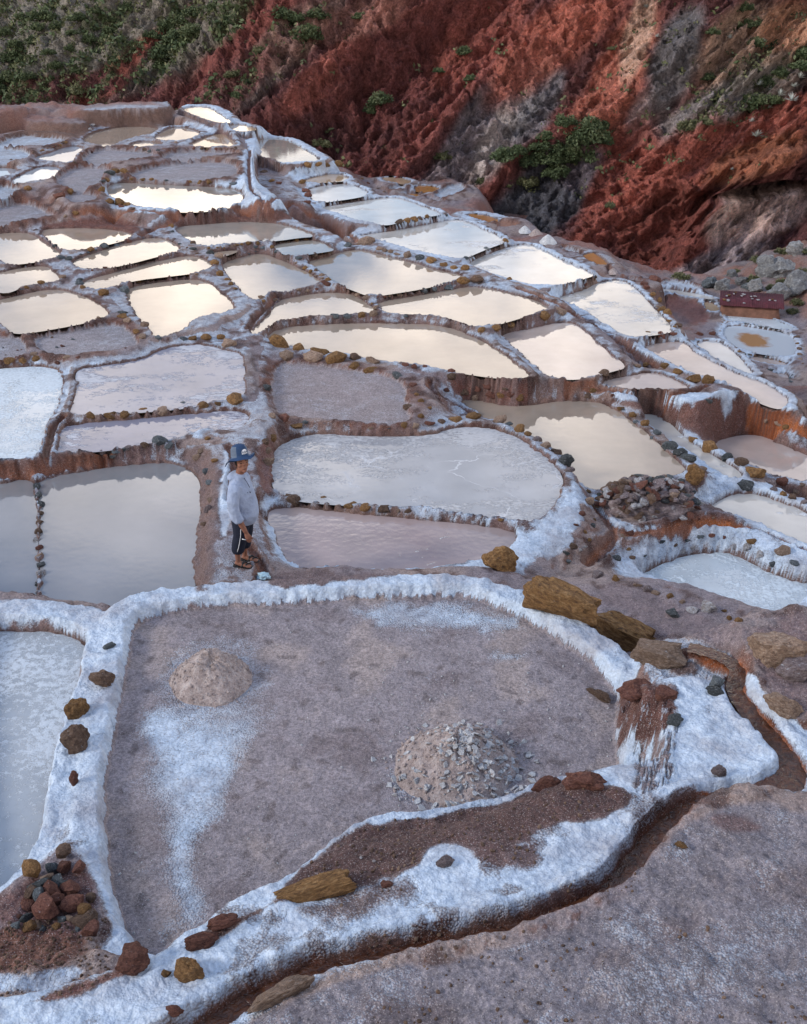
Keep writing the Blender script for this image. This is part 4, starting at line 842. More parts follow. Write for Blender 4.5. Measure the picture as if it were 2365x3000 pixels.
PANROOT = {}
for n, k in enumerate(pid):
    P = POLY[k]; ty = PANS[k][2]; c = P.mean(0)
    org = (c[0], c[1], ZW[k])
    root = empty('salt_pan', org); PANROOT[k] = root
    tag(root, PANS[k][4], 'salt pan', 'terraced salt pans on the hillside')
    mine = (fo == n) & keep
    wid = .62 if k in ('C1',) else .42
    rimm = mine & (fd >= (0.0 if ty.startswith('dry') else -.16)) & (fd < wid)
    if ty.startswith('dry'):
        floor = mine & (fd < 0.0)
        sub_mesh('floor', floor, M_GROUND, root, org)
    else:
        floor = mine & (fd < -.16)
    sub_mesh('rim', rimm, M_GROUND, root, org)
    ground_mask &= ~(rimm | floor)
    if not ty.startswith('dry'):
        # water sheet, its edge tucked under the rim
        e = np.roll(P, -1, 0) - np.roll(P, 1, 0); nn = np.stack([e[:, 1], -e[:, 0]], 1); nn /= np.linalg.norm(nn, axis=1, keepdims=True) + 1e-9
        area = np.sum(P[:, 0] * np.roll(P[:, 1], -1) - np.roll(P[:, 0], -1) * P[:, 1])
        if area < 0: nn = -nn
        Q = P + nn * (.075 if P[:, 1].mean() < 30 else .095)
        V = [(x - org[0], y - org[1], 0) for x, y in Q]
        f = list(range(len(V)))
        if area < 0: f = f[::-1]
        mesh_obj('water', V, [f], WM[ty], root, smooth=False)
# the land goes on, coarser, beyond the detailed part and below it
def far_land():
    xs = np.arange(-70, 70.1, 1.0); ys = np.arange(-14, 96.1, 1.0)
    LX, LY = np.meshgrid(xs, ys)
    yc = np.clip(LY, 3.6, 82); al = np.interp(yc, [3, 6, 10, 16, 25, 90], [.60, .60, .56, .50, .45, .43])
    a = LX / yc; ac = np.clip(a, -al * .97, al * .97)
    z = ground_z(ac * yc, yc)
    out = np.maximum(np.abs(LX) - al * yc, np.maximum(3.4 - LY, 0))
    k = sst(-.6, .6, out)
    z = z - 1.6 * (1 - k) - .05 * k + k * (.25 * fbm(LX * .35, LY * .35, 4)) - np.maximum(out, 0) * .02
    z = np.where((np.abs(a) < al) & (LY > 3.4) & (LY < 84), np.minimum(z, ground_z(np.clip(a, -al, al) * yc, yc) - 1.2), z)
    n1_ = fbm(LX * .3, LY * .3, 4)
    tint = cmix(C3(.20, .15, .15) + np.zeros(LX.shape + (1,)), C3(.22, .105, .08), sst(-.2, .3, n1_))
    r, c = LX.shape
    V = np.stack([LX, LY, z], -1).reshape(-1, 3)
    F = [(i * c + j, i * c + j + 1, (i + 1) * c + j + 1, (i + 1) * c + j) for i in range(r - 1) for j in range(c - 1)]
    o = mesh_obj('hillside', V, F, M_GROUND)
    tc = np.ones((len(V), 4), np.float32); tc[:, :3] = tint.reshape(-1, 3)
    o.data.attributes.new('tint', 'FLOAT_COLOR', 'POINT').data.foreach_set('color', tc.ravel())
    o.data.attributes.new('salt', 'FLOAT', 'POINT').data.foreach_set('value', np.clip(.25 + .3 * fbm(LX * .5 + 9, LY * .5, 3), 0, 1).ravel().astype(np.float32))
    o.data.attributes.new('wet', 'FLOAT', 'POINT')
    return tag(o, 'bare hillside around the terraces', kind='structure')
far_land()
g = sub_mesh('ground', ground_mask, M_GROUND)
tag(g, 'salt-crusted earth banks and paths between the pans', kind='structure')

# the stream itself
V, F = [], []
for i in range(len(st)):
    a = st[max(i - 1, 0)]; b = st[min(i + 1, len(st) - 1)]
    tx, ty_ = b[0] - a[0], b[1] - a[1]; L = math.hypot(tx, ty_); nx, ny = -ty_ / L, tx / L
    for s_ in (-1, -.33, .33, 1):
        w = st[i, 3] + .035
        V.append((st[i, 0] + nx * w * s_, st[i, 1] + ny * w * s_, st[i, 2] - .012 + .006 * math.sin(i * 1.7 + s_ * 3)))
for i in range(len(st) - 1):
    for j in range(3):
        F.append((i * 4 + j, i * 4 + j + 1, i * 4 + j + 5, i * 4 + j + 4))
t = NT('brine_stream'); p = t.pos()
n_ = t.noise(16, 4, .6, p, .8)
t.set(Base_Color=t.ramp(n_, [(.3, (.030, .012, .008)), (.7, (.11, .042, .020))]), Roughness=.07, IOR=1.45, Normal=t.bump(n_, .8, .03))
tag(mesh_obj('stream', V, F, t.m), 'rust-brown brine stream in the foreground channel', kind='structure')
# ------------------------------------------------------------------ the cliff and hillside across the ravine
CN, CT = 760, 440
cxp = np.linspace(-420, 2150, CN)                       # picture columns (1708 wide picture) the cliff spans
fx = [-420, 0, 400, 600, 800, 1000, 1250, 1450, 1700, 2150]
footD = np.interp(cxp, fx, [86, 81, 75, 69, 67, 66.5, 62, 58.5, 60, 62])
footH = np.interp(cxp, fx, [9.8, 9.8, 10.2, 11.2, 13.0, 14.6, 15.8, 16.6, 16.4, 16.0]) + 1.2
slo = np.radians(np.interp(cxp, fx, [36, 38, 43, 47, 50, 50, 53, 56, 56, 56]))
ca = (cxp * IMG_W / 1708 - IMG_W / 2) / FPX / (CP + SP * .33)
tt = np.linspace(0, 1, CT)
crest = 8.3 - (CAM_Z - footH)                             # the crest stands just above the picture's top edge
rise = np.minimum(tt / .90, 1)[:, None] * crest[None, :]
run = rise / np.tan(slo)[None, :] + np.maximum(tt - .90, 0)[:, None] * 300
bx = ca * footD
X0 = bx[None, :] + 0 * rise; 
sp_ = X0 - 0.85 * rise
wx = 1.2 * fbm(X0 * .12, rise * .12, 3)
big = ridged((sp_ + wx) / 9.0, rise / 40.0, 2)
mid = ridged((sp_ + wx * .6) / 3.4 + 20, rise / 13.0, 4, .55)
fin = ridged(sp_ / 1.3 + 3 + .5 * fbm(X0 * .5, rise * .5, 3), rise / 2.2, 5, .62)
blk = np.abs(fbm(X0 * .45, rise * .45, 4))
rough = fbm(X0 / .55, rise / .55, 3)
edge = np.interp(X0, [-32, -20, -8, 40], [.45, .6, 1.0, 1.0])
disp = np.interp(tt, [0, .8, .9, 1], [1, 1, .35, .1])[:, None] * (edge * (2.6 * (big - .2) + 2.1 * (mid - .2)) + (1.15 * fin + 1.5 * blk + .36 * rough + .34 * ridged(X0 / 1.0 + 7, rise / .8, 4, .6) * np.interp(X0, [-10, 4], [.3, 1.0])[:, :]) * np.interp(X0, [-32, -18, -8], [.6, .8, 1.15]))
# rocky buttress and undercut on the right
cu = cxp[None, :] + 0 * rise
D0 = footD[None, :] + run
Z0 = CAM_Z - footH[None, :] + rise
nyv, nzv = -np.sin(slo)[None, :], np.cos(slo)[None, :]
YY = D0 + disp * nyv; ZZ = Z0 + disp * nzv; XX = X0 * (D0 / footD[None, :]) * 1.0
U_, V_ = project(XX, YY, ZZ)
U_ = U_ * 1708 / IMG_W; V_ = V_ * 1708 / IMG_W
def blob(cx, cy, rx, ry, rot=0, wob_=.45, sc=.02):
    c, s = math.cos(math.radians(rot)), math.sin(math.radians(rot))
    dx, dy = U_ - cx, V_ - cy
    q = np.sqrt(((dx * c + dy * s) / rx) ** 2 + ((-dx * s + dy * c) / ry) ** 2)
    return sst(1.25, .75, q + wob_ * fbm(sp_ * .35 + cx, rise * .25, 4))
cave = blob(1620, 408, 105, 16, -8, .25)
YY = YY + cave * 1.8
stepd = blob(1600, 455, 130, 46, -25, .2)
YY = YY + stepd * .5
ledge = blob(1560, 365, 150, 26, -15, .3)
YY = YY - ledge * .9; ZZ = ZZ + ledge * .2
cn = grid_normals(XX, YY, ZZ)
nn = np.cross(np.gradient(np.stack([XX, YY, ZZ], -1), axis=1), np.gradient(np.stack([XX, YY, ZZ], -1), axis=0))
nn /= np.linalg.norm(nn, axis=-1, keepdims=True) + 1e-9
nn[nn[..., 1] > 0] *= -1
c1 = fbm(sp_ * .22, rise * .10, 4); c2 = fbm(sp_ * .9 + 9, rise * .4, 4)
CT_ = cmix(C3(.105, .042, .042) + np.zeros((CT, CN, 1)), C3(.20, .062, .052), sst(-.25, .35, c1))
def cz(b, col, k=1.0):
    global CT_
    CT_ = cmix(CT_, C3(*col) * (1 + .35 * c2[..., None]), b * k)
cz(blob(130, 90, 330, 130, -12), (.20, .18, .15), .95)
cz(blob(40, 40, 120, 50, 0), (.21, .19, .16), .6)
cz(blob(280, 130, 190, 30, -38), (.26, .065, .045), .9)
cz(blob(110, 190, 180, 28, -8), (.12, .045, .042), .95)
cz(blob(420, 60, 170, 45, -40), (.17, .15, .125), .9)
cz(blob(560, 130, 210, 45, -42), (.24, .19, .17), .8)
cz(blob(620, 80, 120, 40, -45), (.21, .10, .08), .7)
cz(blob(480, 200, 130, 40, -45), (.18, .065, .06), .8)
cz(blob(720, 130, 170, 40, -45), (.32, .10, .075), .8)
cz(blob(850, 130, 150, 95, -40), (.135, .042, .038), .9)
cz(blob(760, 40, 90, 40, -20), (.27, .13, .105), .7)
cz(blob(1010, 90, 130, 60, -45), (.28, .08, .06), .8)
cz(blob(1010, 270, 200, 42, -52), (.20, .165, .175), .9)
cz(blob(930, 250, 150, 22, -50), (.27, .085, .07), .8)
cz(blob(1090, 245, 170, 36, -56), (.40, .34, .32), .9)
cz(blob(1150, 210, 110, 34, -60), (.15, .145, .16), .8)
cz(blob(1190, 70, 190, 60, -45), (.36, .105, .07), .9)
cz(blob(1290, 200, 190, 55, -62), (.37, .12, .08), .9)
cz(blob(1345, 90, 110, 30, -75), (.46, .30, .22), .8)
cz(blob(1370, 250, 70, 40, -60), (.38, .27, .26), .7)
cz(blob(1430, 130, 130, 50, -70), (.12, .115, .12), .9)
cz(blob(1560, 110, 120, 70, -50), (.36, .23, .165), .9)
cz(blob(1660, 70, 80, 60, -50), (.44, .22, .13), .9)
cz(blob(1520, 220, 160, 40, -30), (.25, .225, .22), .85)
cz(blob(1620, 160, 90, 50, 0), (.20, .17, .14), .6)
cz(blob(1150, 420, 150, 80, -50), (.075, .078, .092), .95)
cz(blob(1230, 350, 60, 60, 0), (.16, .12, .135), .7)
cz(blob(1300, 400, 170, 45, -62), (.30, .085, .06), .85)
cz(blob(1420, 380, 170, 70, -50), (.33, .09, .06), .85)
cz(blob(1600, 290, 170, 50, -30), (.33, .095, .065), .85)
cz(blob(1420, 500, 150, 90, -50), (.19, .055, .04), .9)
cz(blob(1600, 340, 110, 40, -20), (.30, .105, .05), .8)
cz(blob(1600, 455, 110, 55, -20), (.52, .36, .31), .95)
cz(blob(1520, 560, 130, 34, -22), (.30, .24, .245), .9)
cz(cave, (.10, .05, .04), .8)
veg = np.clip(blob(130, 90, 330, 130, -12) * .9 + blob(430, 60, 170, 45, -40) * .8 + blob(1560, 190, 150, 60, -30) * .4 + blob(560, 130, 210, 45, -42) * .35, 0, 1)
cz(veg * sst(.0, .35, c2 + .5 * c1), (.085, .10, .05), .7)
cs = .15 * sst(.25, .5, fin) + 0 * fin
def grid_obj(name, X, Y, Z, mat, tint, n):
    r, c = X.shape
    me = bpy.data.meshes.new(name)
    co = np.stack([X, Y, Z], -1).reshape(-1, 3)
    i, j = np.meshgrid(np.arange(r - 1), np.arange(c - 1), indexing='ij')
    b = (i * c + j).ravel(); q = np.stack([b, b + 1, b + c + 1, b + c], 1)
    me.vertices.add(len(co)); me.vertices.foreach_set('co', co.astype(np.float32).ravel())
    me.loops.add(q.size); me.loops.foreach_set('vertex_index', q.astype(np.int32).ravel())
    me.polygons.add(len(q)); me.polygons.foreach_set('loop_start', np.arange(0, q.size, 4, dtype=np.int32))
    me.polygons.foreach_set('use_smooth', np.ones(len(q), bool)); me.update(calc_edges=True)
    a = me.attributes.new('tint', 'FLOAT_COLOR', 'POINT')
    tc = np.ones((len(co), 4), np.float32); tc[:, :3] = np.clip(tint.reshape(-1, 3), .01, 1); a.data.foreach_set('color', tc.ravel())
    me.materials.append(mat)
    return link(bpy.data.objects.new(name, me))
t = NT('cliff_rock'); p = t.pos()
mp = t.node('ShaderNodeMapping', {'Vector': p}); mp.inputs['Rotation'].default_value = (0, math.radians(40), 0); mp.inputs['Scale'].default_value = (1.0, 1.0, .45)
s1 = t.noise(1.3, 8, .68, mp.outputs[0], .2); s2 = t.noise(6, 5, .66, p); s3 = t.noise(22, 3, .6, p)
c = t.attr('tint').outputs['Color']
c = t.mix(1.0, c, t.ramp(s1, [(.30, .38), (.5, .92), (.72, 1.5)]), 'MULTIPLY')
c = t.mix(1.0, c, t.ramp(s2, [(.3, .45), (.7, 1.35)]), 'MULTIPLY')
c = t.mix(t.math('MULTIPLY', t.ramp(s3, [(.64, 0.0), (.72, 1.0)]), .35), c, (.42, .36, .34))
h_ = t.math('ADD', t.math('MULTIPLY', s1, 1.6), t.math('ADD', t.math('MULTIPLY', s2, .6), t.math('MULTIPLY', s3, .15)))
M_CLIFF = t.set(Base_Color=c, Roughness=.95, Normal=t.bump(h_, 1.0, .6), Specular_IOR_Level=.15)
lum_ = CT_.mean(-1, keepdims=True); CT_ = (CT_ * .92 + lum_ * .08) * 1.9
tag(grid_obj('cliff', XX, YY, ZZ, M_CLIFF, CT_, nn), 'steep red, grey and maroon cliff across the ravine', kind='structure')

def cliff_hit(t, x, y):
    u, v = nat(t, x, y); u *= 1708 / IMG_W; v *= 1708 / IMG_W
    q = (U_ - u) ** 2 + (V_ - v) ** 2
    cand = q < max(q.min() * 1.5, 9)
    i, j = np.unravel_index(np.argmin(np.where(cand, YY, 1e9)), q.shape)
    return Vector((XX[i, j], YY[i, j], ZZ[i, j])), Vector(nn[i, j])
def any_hit(t, x, y):
    """nearest of ground and cliff on a sight line"""
    g_ = hit(t, x, y); c_, n_ = cliff_hit(t, x, y)
    if g_[1] < c_.y - .3 and g_[1] < dd[-1] - .5: return Vector(g_), Vector((0, 0, 1))
    return c_, n_

# ------------------------------------------------------------------ shrubs
M_LEAF = mat_leaf('leaf_green', (.030, .042, .020), (.075, .10, .045), (.17, .19, .10))
M_LEAF2 = mat_leaf('leaf_olive', (.05, .055, .028), (.12, .125, .06), (.22, .21, .12))
M_SPIKE = mat_leaf('leaf_silver', (.16, .18, .16), (.30, .32, .29), (.50, .52, .48))
def bush_mesh(name, seed, mat, clumps=42, leaves=46, leaf=.085, flat=.75, spread=.80):
    r = np.random.default_rng(seed)
    V, F, S = [], [], []
    for c_ in range(clumps):
        while True:
            q = r.uniform(-1, 1, 3); q[2] = abs(q[2])
            L = np.linalg.norm(q)
            if .35 < L < 1: break
        cen = q * spread * np.array([1, 1, flat]); cr = r.uniform(.15, .34); sh = np.clip(r.normal(.45, .2), 0, 1)
        for l in range(leaves):
            o = r.normal(0, 1, 3); o /= np.linalg.norm(o); o *= cr * r.uniform(.5, 1.05)
            p0 = cen + o; p0[2] = max(p0[2], -.05)
            a = r.normal(0, 1, 3); a /= np.linalg.norm(a); b = np.cross(a, r.normal(0, 1, 3)); b /= np.linalg.norm(b)
            s = leaf * r.uniform(.6, 1.3)
            k = len(V)
            V += [p0 - a * s, p0 + b * s * .5, p0 + a * s, p0 - b * s * .5]
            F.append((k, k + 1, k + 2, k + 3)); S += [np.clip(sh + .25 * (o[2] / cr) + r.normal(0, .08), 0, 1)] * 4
    # stems
    for i in range(5):
        a = r.uniform(0, 6.28); e = np.array([math.cos(a) * .5, math.sin(a) * .5, .5]); w = .03
        k = len(V); V += [np.array([w, 0, -.25]), np.array([-w, w, -.25]), np.array([-w, -w, -.25]), e]
        F += [(k, k + 1, k + 3), (k + 1, k + 2, k + 3), (k + 2, k, k + 3)]; S += [0.0] * 4
    me = bpy.data.meshes.new(name); me.from_pydata([tuple(v) for v in V], [], F)
    at = me.attributes.new('shade', 'FLOAT', 'POINT'); at.data.foreach_set('value', np.array(S, np.float32))
    me.materials.append(mat)
    return me
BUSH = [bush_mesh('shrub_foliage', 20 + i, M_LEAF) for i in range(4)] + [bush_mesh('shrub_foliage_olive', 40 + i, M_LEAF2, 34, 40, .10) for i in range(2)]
def spiky_mesh(name, seed, mat, n=26):
    r = np.random.default_rng(seed); V, F, S = [], [], []
    for i in range(n):
        a = i * 2.4 + r.uniform(-.3, .3); el = r.uniform(.1, 1.3); L = r.uniform(.7, 1.1)
        d = np.array([math.cos(a) * math.cos(el), math.sin(a) * math.cos(el), math.sin(el)]); s = np.array([-math.sin(a), math.cos(a), 0]) * .055
        k = len(V); m_ = d * L * .5 + np.array([0, 0, .05]); V += [-s, s, m_ + s * 1.1, d * L, m_ - s * 1.1]
        F.append((k, k + 1, k + 2, k + 3, k + 4)); S += [r.uniform(.3, .9)] * 5
    me = bpy.data.meshes.new(name); me.from_pydata([tuple(v) for v in V], [], F)
    at = me.attributes.new('shade', 'FLOAT', 'POINT'); at.data.foreach_set('value', np.array(S, np.float32))
    me.materials.append(mat)
    return me
SPIKY = [spiky_mesh('spiky_rosette', 60 + i, M_SPIKE) for i in range(3)]
def plant(name, me, loc, r, label, cat, group, tilt=None):
    o = bpy.data.objects.new(name, me); link(o)
    o.location = loc; o.rotation_euler = (random.uniform(-.15, .15), random.uniform(-.15, .15), random.uniform(0, 6.28))
    o.scale = (r * random.uniform(.9, 1.2), r * random.uniform(.9, 1.2), r * random.uniform(.8, 1.05))
    return tag(o, label, cat, group)
TLL = 'dark green shrub among many on the grassy slope at top left'
MIDL = 'dark shrub in the narrow strip of scrub running up the red slope'
RGL = 'dark shrub on the grey and tan crags at top right'
ORD = ['first', 'second', 'third', 'fourth', 'fifth', 'sixth', 'seventh', 'eighth', 'ninth', 'tenth', 'eleventh', 'twelfth']
def singled(items, bands, fmt):
    """items (x, y, ...) cut into bands from the top; each is told by its band and its turn from the left"""
    it = sorted(items, key=lambda q: q[1]); n = len(it); out = {}
    for b in range(bands):
        part = sorted(it[b * n // bands:(b + 1) * n // bands], key=lambda q: q[0])
        nm = ['upper', 'lower'] if bands == 2 else ['upper', 'middle', 'lower']
        for k, q in enumerate(part): out[q] = fmt % (ORD[k], nm[b])
    return out
BUSHES = [(9, x, y, r, 0, TLL, 'shrubs on the top left slope') for x, y, r in
          [(190, 40, 75), (250, 85, 55), (60, 170, 45), (140, 150, 50), (40, 212, 55), (100, 235, 45), (230, 252, 50), (290, 195, 36), (380, 145, 45), (470, 65, 42), (460, 112, 36),
           (30, 305, 60), (120, 300, 45), (20, 120, 45), (160, 95, 45), (320, 285, 36), (400, 32, 36), (540, 20, 36), (90, 60, 40), (330, 60, 40), (200, 200, 40), (60, 262, 40), (300, 120, 34), (10, 360, 50)]]
BUSHES += [(9, x, y, r, 0, MIDL, 'shrubs up the red slope') for x, y, r in
           [(690, 100, 60), (760, 62, 60), (820, 42, 52), (740, 145, 60), (700, 205, 70), (670, 258, 55), (795, 112, 50), (880, 22, 40), (640, 130, 40), (1180, 42, 55), (1280, 120, 70), (1330, 45, 52), (1250, 70, 40), (1500, 62, 40)]]
BUSHES += [(10, x, y, r, 0, RGL, 'shrubs on the right crags') for x, y, r in
           [(1470, 415, 80), (1530, 335, 52), (1440, 22, 46), (1470, 82, 46), (1500, 165, 42), (1600, 292, 42), (1310, 122, 36), (1290, 312, 38), (1560, 400, 50)]]
BUSHES += [
 (9, 330, 358, 52, 4, 'olive green shrub on the maroon foot of the left hillside', None), (9, 1080, 192, 34, 5, 'bright olive shrub alone on the red middle slope', None),
 (9, 975, 298, 36, 5, 'olive shrub below the bright one on the middle slope', None), (9, 990, 385, 28, 0, 'small dark shrub just above the far white rim', None),
 (9, 1585, 405, 55, 0, 'shrub in the shaded gully right of the far pans', None), (9, 1540, 445, 36, 0, 'low shrub at the lower end of the shaded gully', None), (9, 1345, 582, 46, 4, 'bright green shrub at the cliff foot behind the silver pan', None),
 (10, 185, 632, 40, 4, 'round green shrub alone on the grey cliff streak', None), (10, 275, 200, 44, 0, 'dark shrub on the red slope left of the grey streak', None),
 (10, 545, 735, 58, 4, 'bright green shrub at the lower end of the big thicket', None), (10, 890, 195, 20, 4, 'tiny green tuft high on the orange rock face', None),
 (10, 890, 850, 26, 5, 'olive tuft low on the red face right of the thicket', None), (10, 1210, 505, 48, 5, 'olive bush on the red ledge below the grey crags', None), (10, 1290, 492, 38, 5, 'smaller olive bush right of the one on the red ledge', None),
 (10, 1180, 1140, 44, 4, 'green bush at the cliff foot left of the rocky slope', None), (10, 1690, 205, 60, 0, 'large dark bush at the right picture edge, upper', None), (10, 1690, 262, 50, 0, 'dark bush at the right picture edge, just below the large one', None),
 (10, 170, 285, 26, 0, 'little dark tuft on the red left part of the cliff', None), (10, 300, 320, 30, 0, 'small shrub at the top of the pale grey streak', None), (10, 350, 740, 34, 5, 'rusty olive tuft at the left end of the thicket', None)]
THK = 'dark green bush within the big thicket on the cliff'
BUSHES += [(10, x, y, r, 0, THK, 'bushes of the big thicket') for x, y, r in
           [(445, 632, 50), (700, 575, 80), (800, 545, 72), (745, 625, 80), (640, 645, 64), (560, 642, 56), (805, 505, 52), (850, 515, 40), (660, 705, 55), (700, 492, 40), (500, 620, 42), (760, 560, 60), (600, 600, 50), (700, 650, 60), (620, 560, 36)]]
SLB = 'low green bush among the boulders at right edge'
BUSHES += [(3, x, y, r, 4, SLB, 'bushes among the boulders') for x, y, r in [(1400, 110, 50), (1560, 60, 60), (1690, 190, 50), (1560, 250, 60), (1370, 240, 50), (1480, 290, 40), (1640, 380, 50), (1270, 190, 36), (1620, 440, 46), (1690, 60, 50)]]
FMT = {TLL: (3, '%s from the left among %s shrubs on the top left slope'), MIDL: (2, '%s from the left among %s shrubs up the red slope'), RGL: (2, '%s from the left among %s shrubs on the top right crags'),
       THK: (3, '%s from the left among %s bushes of the big cliff thicket'), SLB: (2, '%s from the left among %s bushes by the right edge boulders')}
OWN = {}
for lab_, (bands, fmt) in FMT.items():
    OWN[lab_] = singled([(x, y, r) for (t_, x, y, r, kd, lb, g) in BUSHES if lb is lab_], bands, fmt)
for i, (t_, x, y, r, kind, lab, grp) in enumerate(BUSHES):
    lab0 = lab
    if lab in OWN: lab = OWN[lab][(x, y, r)]
    loc, n_ = any_hit(t_, x, y + r * .5)
    R = r * TILES[t_][2] / FPX * loc.length * 1.0
    dist = math.sqrt(loc.x ** 2 + loc.y ** 2 + (CAM_Z - loc.z) ** 2)
    R = r * TILES[t_][2] / FPX * dist * (.78 if lab0 is TLL else 1.2 if lab0 is THK else .95)
    me = BUSH[(i * 7) % 4] if kind == 0 else BUSH[4 + i % 2] if kind == 5 else BUSH[i % 4] if kind == 0 else BUSH[4 + i % 2]
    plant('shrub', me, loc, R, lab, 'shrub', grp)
SPK = 'pale spiky rosette plant on the right crags'
SPL = [(10, 1635, 415, 34), (10, 1555, 445, 28), (10, 1540, 345, 30), (10, 1490, 545, 30), (10, 1360, 690, 12), (10, 1020, 18, 22), (10, 1090, 145, 16), (10, 1400, 155, 18), (10, 1680, 215, 32),
                                   (10, 1500, 335, 24), (10, 1580, 385, 26), (10, 1640, 350, 24), (10, 1520, 150, 18), (10, 1660, 300, 26), (10, 1440, 95, 18), (10, 1495, 515, 20), (10, 1120, 440, 14)]
SPO = singled([(x, y, r) for _t, x, y, r in SPL], 2, '%s from the left among %s pale spiky plants on the crags')
for i, (t_, x, y, r) in enumerate(SPL):
    SPK = SPO[(x, y, r)]
    loc, n_ = any_hit(t_, x, y + r * .3)
    R = r * TILES[t_][2] / FPX * math.sqrt(loc.x ** 2 + loc.y ** 2 + (CAM_Z - loc.z) ** 2)
    plant('spiky_plant', SPIKY[i % 3], loc + n_ * .3, R, SPK, 'plant', 'pale spiky plants on the crags')
# low scrub nobody could count
def scrub(name, label, n, mask_w, size, seed):
    r = np.random.default_rng(seed)
    w = mask_w.ravel(); w = w / w.sum(); idx = r.choice(len(w), n, p=w)
    P = np.stack([XX.ravel()[idx], YY.ravel()[idx], ZZ.ravel()[idx]], 1)
    V, F, S = [], [], []
    for p_ in P:
        sh = np.clip(r.normal(.45, .2), 0, 1); R = size * r.uniform(.5, 1.5)
        for l in range(9):
            o = r.normal(0, .5, 3) * R; o[2] = abs(o[2])
            a = r.normal(0, 1, 3); a /= np.linalg.norm(a); b = np.cross(a, r.normal(0, 1, 3)); b /= np.linalg.norm(b); s = R * r.uniform(.25, .5)
            k = len(V); c_ = p_ + o
            V += [c_ - a * s, c_ + b * s * .6, c_ + a * s, c_ - b * s * .6]; F.append((k, k + 1, k + 2, k + 3)); S += [sh] * 4
    o = mesh_obj(name, V, F, M_LEAF2 if 'olive' in name else M_LEAF, smooth=False)
    at = o.data.attributes.new('shade', 'FLOAT', 'POINT'); at.data.foreach_set('value', np.array(S, np.float32))
    return tag(o, label, kind='stuff')
scrub('scrub', 'low dark scrub covering the top left hillside', 800, veg * sst(.0, .3, c2 + .5 * c1) * (V_ < 230) + 1e-9, .36, 5)
scrub('olive_grass', 'dry olive grass tufts on the slopes', 1800, veg * .5 + .15 * blob(1560, 190, 150, 60, -30) + .1 * blob(1420, 200, 300, 150, -30) + .02 * (V_ < 420) + 1e-9, .26, 6)
# ------------------------------------------------------------------ stones
M_STONE = {
 'o': mat_rock('stone_ochre', (.085, .047, .030), (.255, .135, .052), (.40, .25, .12), .18),
 'b': mat_rock('stone_brown', (.07, .045, .035), (.16, .10, .07), (.27, .19, .14), .24),
 'r': mat_rock('stone_red', (.08, .035, .03), (.18, .075, .055), (.29, .14, .10), .16),
 'g': mat_rock('stone_grey', (.055, .065, .075), (.13, .15, .165), (.24, .26, .27), .34),
 'k': mat_rock('stone_dark', (.035, .040, .042), (.085, .095, .10), (.17, .175, .175), .34),
 'p': mat_rock('stone_tan', (.16, .10, .075), (.32, .22, .16), (.46, .35, .28), .22),
 'y': mat_rock('stone_pale_grey', (.12, .12, .125), (.22, .22, .22), (.36, .35, .34), .12),
 'w': mat_rock('stone_salted', (.22, .17, .16), (.42, .38, .37), (.66, .66, .68), .60),
 'l': mat_rock('stone_lilac', (.12, .085, .085), (.24, .185, .185), (.38, .32, .32), .34),
}
def rock_mesh(name, seed, sub=2, rough=.40, cuts=8, squash=.75):
    r = random.Random(seed); bm = bmesh.new()
    bmesh.ops.create_icosphere(bm, subdivisions=sub, radius=1)
    off = Vector((r.uniform(-50, 50), r.uniform(-50, 50), r.uniform(-50, 50)))
    planes = []
    for i in range(cuts):
        n_ = Vector((r.gauss(0, 1), r.gauss(0, 1), r.gauss(0, .8))).normalized(); planes.append((n_, r.uniform(.50, .85)))
    for v in bm.verts:
        p = v.co.copy()
        for n_, dd_ in planes:
            e_ = p.dot(n_) - dd_
            if e_ > 0: p -= n_ * e_ * .92
        k = 1 + rough * mnoise.fractal(p * 1.7 + off, 1.0, 2.0, 4) * .8
        if sub > 2: k += .05 * mnoise.fractal(p * 6 + off, 1.0, 2.0, 3)
        p *= k; p.z *= squash
        v.co = p
    me = bpy.data.meshes.new(name); bm.to_mesh(me); bm.free()
    me.polygons.foreach_set('use_smooth', [True] * len(me.polygons))
    me.set_sharp_from_angle(angle=math.radians(30)) if hasattr(me, 'set_sharp_from_angle') else None
    return me
ROCKS = {}
def rock_data(pal, i):
    k = (pal, i)
    if k not in ROCKS:
        me = rock_mesh('stone_shape', 100 + i * 13 + ord(pal[0]), 2); me.materials.append(M_STONE[pal]); ROCKS[k] = me
    return ROCKS[k]
def slab_mesh(name, seed, nz_=.20):
    r = random.Random(seed); bm = bmesh.new()
    bmesh.ops.create_cube(bm, size=2); bmesh.ops.subdivide_edges(bm, edges=bm.edges, cuts=14, use_grid_fill=True)
    off = Vector((r.uniform(-50, 50), r.uniform(-50, 50), r.uniform(-50, 50)))
    planes = [(Vector((r.gauss(0, 1), r.gauss(0, 1), r.gauss(0, .5))).normalized(), r.uniform(.75, 1.0)) for _ in range(7)]
    for v in bm.verts:
        p = v.co.copy(); p = p.lerp(p.normalized() * 1.15, .38)
        for n_, d_ in planes:
            e_ = p.dot(n_) - d_
            if e_ > 0: p -= n_ * e_ * .9
        lay_ = math.floor((p.z + .25 * p.x + .15 * mnoise.noise(p * 1.5 + off)) * 4.5)
        st_ = mnoise.noise(Vector((lay_ * 3.7, seed * .1, 0))) * .10
        p.x *= 1 + st_; p.y *= 1 + st_
        p *= 1 + nz_ * mnoise.fractal(p * 1.3 + off, 1, 2, 5) + .05 * mnoise.fractal(p * 6 + off, 1, 2, 3)
        v.co = p
    me = bpy.data.meshes.new(name); bm.to_mesh(me); bm.free()
    me.polygons.foreach_set('use_smooth', [True] * len(me.polygons)); me.set_sharp_from_angle(angle=math.radians(35))
    return me
